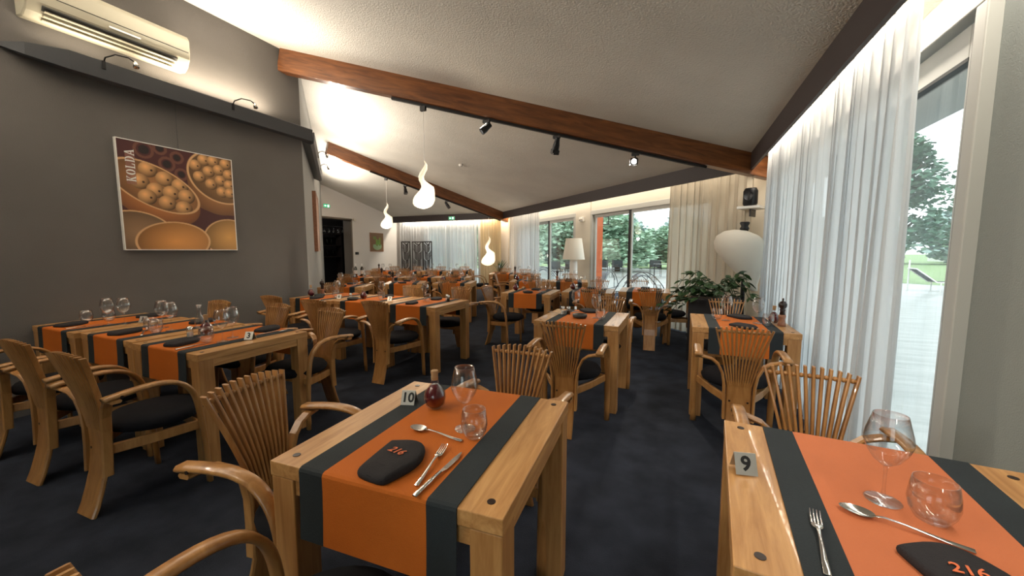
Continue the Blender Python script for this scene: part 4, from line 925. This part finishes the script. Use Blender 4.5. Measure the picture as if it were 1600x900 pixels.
def make_tree(mt, seed, H, Rr, nb, nl, ls, trunk=.25, low=.3):
    def f():
        rnd = random.Random(seed); t = thing('tree', '', 'tree'); m = MB()
        for k in range(nb):
            a = rnd.uniform(0, 2*PI); z = low+(1-low)*rnd.random()**.8; wdt = math.sin(min(1, (1-z)*1.35+.12)*PI*.62); r = Rr*.62*rnd.random()**.5*wdt
            crown(m, r*math.cos(a), r*math.sin(a), H*z*.92, Rr*rnd.uniform(.28, .46), Rr*rnd.uniform(.2, .36), nl, ls, rnd)
        o = m.build('foliage', mt, t); o['kind'] = 'stuff'
        m = MB(); m.tube([(0, 0, -.3), (.05, 0, H*.3), (-.05, .1, H*.6), (0, 0, H*.85)], [trunk, trunk*.8, trunk*.5, .04], 8)
        for k in range(5): a = k*1.3; m.tube([(0, 0, H*(.3+.08*k)), (math.cos(a)*Rr*.35, math.sin(a)*Rr*.35, H*(.45+.08*k))], [trunk*.45, .03], 6)
        m.build('trunk', M['bark'], t, smooth=True); return t
    return f
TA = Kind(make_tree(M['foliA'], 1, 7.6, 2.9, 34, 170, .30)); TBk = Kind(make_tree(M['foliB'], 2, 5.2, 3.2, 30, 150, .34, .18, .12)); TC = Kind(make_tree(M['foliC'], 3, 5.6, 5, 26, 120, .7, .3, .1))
TA.put((8.6, 22.3, 0), 0, 'broad dark green tree on the lawn seen through the near glass door').scale = (.86, .86, .84)
def ray(u, d): 
    r = (u-800)/600; v = Vector((.918*r-.397, .397*r+.918)).normalized()*d; return (v.x, v.y, 0)
TSC = [1.0, .95, 1, .72, .62, .62, .62]
T_ = [(-8.9, 29.5, 'round pale shrub tree left of the orange column'), (-6.2, 31, 'leafy tree behind the white floor lamp window'), (-11.8, 30.5, 'tree beside the far white curtain'),
      (-3.9, 27.5, 'big pale shrub right of the orange column'), (-1.5, 35, 'shrub tree in the middle of the terrace window'), (1.2, 36, 'shrub tree behind the right terrace window pane'), (3.6, 33, 'pale tree hidden partly by the beige curtain')]
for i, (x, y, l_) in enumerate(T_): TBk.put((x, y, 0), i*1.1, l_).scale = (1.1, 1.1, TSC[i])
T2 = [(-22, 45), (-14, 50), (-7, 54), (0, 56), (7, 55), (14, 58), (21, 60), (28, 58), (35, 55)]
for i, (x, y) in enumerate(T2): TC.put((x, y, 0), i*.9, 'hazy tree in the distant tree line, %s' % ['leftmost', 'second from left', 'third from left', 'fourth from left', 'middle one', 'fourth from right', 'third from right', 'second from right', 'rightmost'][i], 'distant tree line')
T3 = [(-13, 19.5), (-9.5, 20.5), (-16, 18.5)]
for i, (x, y) in enumerate(T3): TBk.put((x, y, 0), i*2, 'tree outside behind the far end curtain, %s' % ['middle', 'right', 'left'][i])
# garden hut
t = thing('garden_hut', 'small white hut with dark roof far across the lawn', 'hut', (33.0, 68, 0), R(10))
m = MB(); m.box((-2.4, -1.5, 0), (2.4, 1.5, 1.5)); m.build('wall', M['whitepl'], t); m = MB(); m.add([(-2.8, -1.9, 1.45), (2.8, -1.9, 1.45), (2.8, 1.9, 1.45), (-2.8, 1.9, 1.45), (-2.4, 0, 2.3), (2.4, 0, 2.3)], [(0, 1, 5, 4), (2, 3, 4, 5), (0, 4, 3), (1, 2, 5), (3, 2, 1, 0)]); m.build('roof', M['hutroof'], t)
# terrace loungers and chairs
def make_lounger():
    t = thing('sun_lounger', '', 'sun lounger'); m = MB()
    m.tube([(0, 0, .32), (1.25, 0, .32)], .02, 6); m.tube([(0, .6, .32), (1.25, .6, .32)], .02, 6)
    for x in (.1, 1.2): m.tube([(x, 0, .32), (x, 0, 0), (x, .6, 0), (x, .6, .32)], .02, 6)
    m.tube([(0, 0, .32), (-.55, 0, .78), (-.55, .6, .78), (0, .6, .32)], .02, 6); m.build('frame', M['whitepl'], t)
    m = MB(); m.add([(0, .02, .34), (1.22, .02, .34), (1.22, .58, .34), (0, .58, .34), (-.53, .02, .79), (-.53, .58, .79)], [(0, 1, 2, 3), (0, 3, 5, 4)]); o = m.build('sling', M['loungecloth'], t); s = o.modifiers.new('s', 'SOLIDIFY'); s.thickness = .015; return t
LG = Kind(make_lounger); LG.put((8.05, 17.6, -.02), R(-2), 'dark sun lounger with raised back on the wet terrace', 'sun loungers'); LG.put((9.75, 18.2, -.02), R(-4), 'second sun lounger half hidden by the door frame', 'sun loungers')
m = MB(); m.tube([(7.55, 18.2, -.02), (7.55, 18.2, 1.05)], .025, 8); tag(m.build('terrace_post', M['whitepl']), 'thin white post on the terrace edge beside the lounger', 'post')
def make_pchair():
    t = thing('patio_chair', '', 'patio chair'); m = MB(); D = M['metal_dark']
    for sx in (-.27, .27):
        m.tube([(sx, -.25, 0), (sx, -.25, .62), (sx, .2, .64), (sx, .26, .9)], .014, 6); m.tube([(sx, .25, 0), (sx, .22, .64)], .014, 6)
    m.tube([(-.27, .26, .9), (.27, .26, .9)], .014, 6); m.tube([(-.27, -.25, .42), (.27, -.25, .42)], .012, 6); m.tube([(-.27, .24, .42), (.27, .24, .42)], .012, 6); m.build('frame', D, t)
    m = MB(); m.box((-.26, -.24, .42), (.26, .24, .435)); m.build('seat', M['loungecloth'], t); m = MB(); m.box((-.26, .215, .50), (.26, .23, .88)); m.build('backrest', M['loungecloth'], t); return t
PC = Kind(make_pchair)
for x, y, rz, l_ in ((-3.65, 20.6, 20, 'dark patio chair nearest the orange column outside'), (-2.95, 20.9, 15, 'second dark patio chair outside, right of the orange column'), (-1.15, 22.3, 10, 'dark patio chair outside beside the garden table'), (-.30, 22.5, 0, 'dark patio chair outside half behind the curtain'), (-5.3, 17.6, 40, 'patio chair outside beyond the white floor lamp'), (-4.7, 18.1, 30, 'patio chair outside in the farther terrace window')):
    PC.put((x, y, -.02), R(rz), l_, 'patio chairs')
t = thing('patio_table', 'dark metal patio table outside at the right terrace window', 'table', (-.6, 21.3, -.02), R(5)); m = MB(); m.box((-.6, -.4, .70), (.6, .4, .72)); m.build('tabletop', M['metal_dark'], t)
for sx in (-.55, .55):
    for sy in (-.35, .35): m = MB(); m.tube([(sx, sy, 0), (sx, sy, .70)], .015, 6); m.build('leg', M['metal_dark'], t)
def make_arc():
    t = thing('rocking_lounger', '', 'lounger'); D = M['rail']
    for s in (-.3, .3):
        m = MB(); m.tube([(-.75+1.5*k/14, s, .05+.66*math.sin(PI*k/14)**.8) for k in range(15)], .016, 6); m.tube([(-.42+.84*k/10, s, .30+.30*math.sin(PI*k/10)) for k in range(11)], .013, 6); m.tube([(-.75, s, .03), (0, s, 0), (.75, s, .03)], .016, 6); m.tube([(.35, s, 0), (.35, s, .5)], .012, 6); m.build('side_frame', D, t, smooth=True)
    m = MB(); m.add([(-.42+.84*k/10, yy, .31+.30*math.sin(PI*k/10)) for k in range(6) for yy in (-.28, .28)], [(2*k, 2*k+1, 2*k+3, 2*k+2) for k in range(5)]); o = m.build('sling', M['rail'], t); s = o.modifiers.new('s', 'SOLIDIFY'); s.thickness = .01; return t
AR = Kind(make_arc); AR.put((-1.15, 13.3, -.02), R(25), 'arched grey metal rocking lounger right outside the terrace window', 'arched loungers'); AR.put((-2.6, 14.6, -.02), R(75), 'second arched metal lounger, behind the window mullion', 'arched loungers'); AR.put((-5.4, 15.8, -.02), R(30), 'arched metal lounger outside the farther terrace window', 'arched loungers')
p = PB(7.0, 8.45, 0)
m = MB(); m.box((-.10, -.10, -.02), (.10, .10, 3.0)); o = m.build('terrace_column', M['brick']); o.location = (-2.13, 11.0, 0); o.rotation_euler = (0, 0, ang); tag(o, 'orange rendered column standing outside the terrace window', 'column')
t = thing('wall_lantern', 'dark square lantern hanging outside at the window top', 'lantern', (-2.08, 11.35, 2.22), ang)
m = MB(); m.box((-.14, -.14, .12), (.14, .14, .14)); m.box((-.14, -.14, -.10), (.14, .14, -.08))
for sx in (-.13, .13):
    for sy in (-.13, .13): m.box((sx-.01, sy-.01, -.08), (sx+.01, sy+.01, .12))
m.build('cage', M['metal_dark'], t); m = MB(); m.tube([(0, 0, .14), (0, 0, .8)], .008, 6); m.build('rod', M['metal_dark'], t)
# unseen spots added behind the camera to light the two front tables
spot('spot_rear', (-2.2, -.8, 3.1), (-.75, 1.15, .75), 42, 48, (1, .84, .6))
spot('spot_rear', (-.6, -1.2, 2.8), (.5, 1.2, .75), 30, 45, (1, .92, .82))
point('pendant_glow', (-3.25, 4.48, 1.80), 14); point('pendant_glow', (-7.2, 8.2, 1.8), 18); point('pendant_glow', (-5.8, 11.3, 1.2), 8)
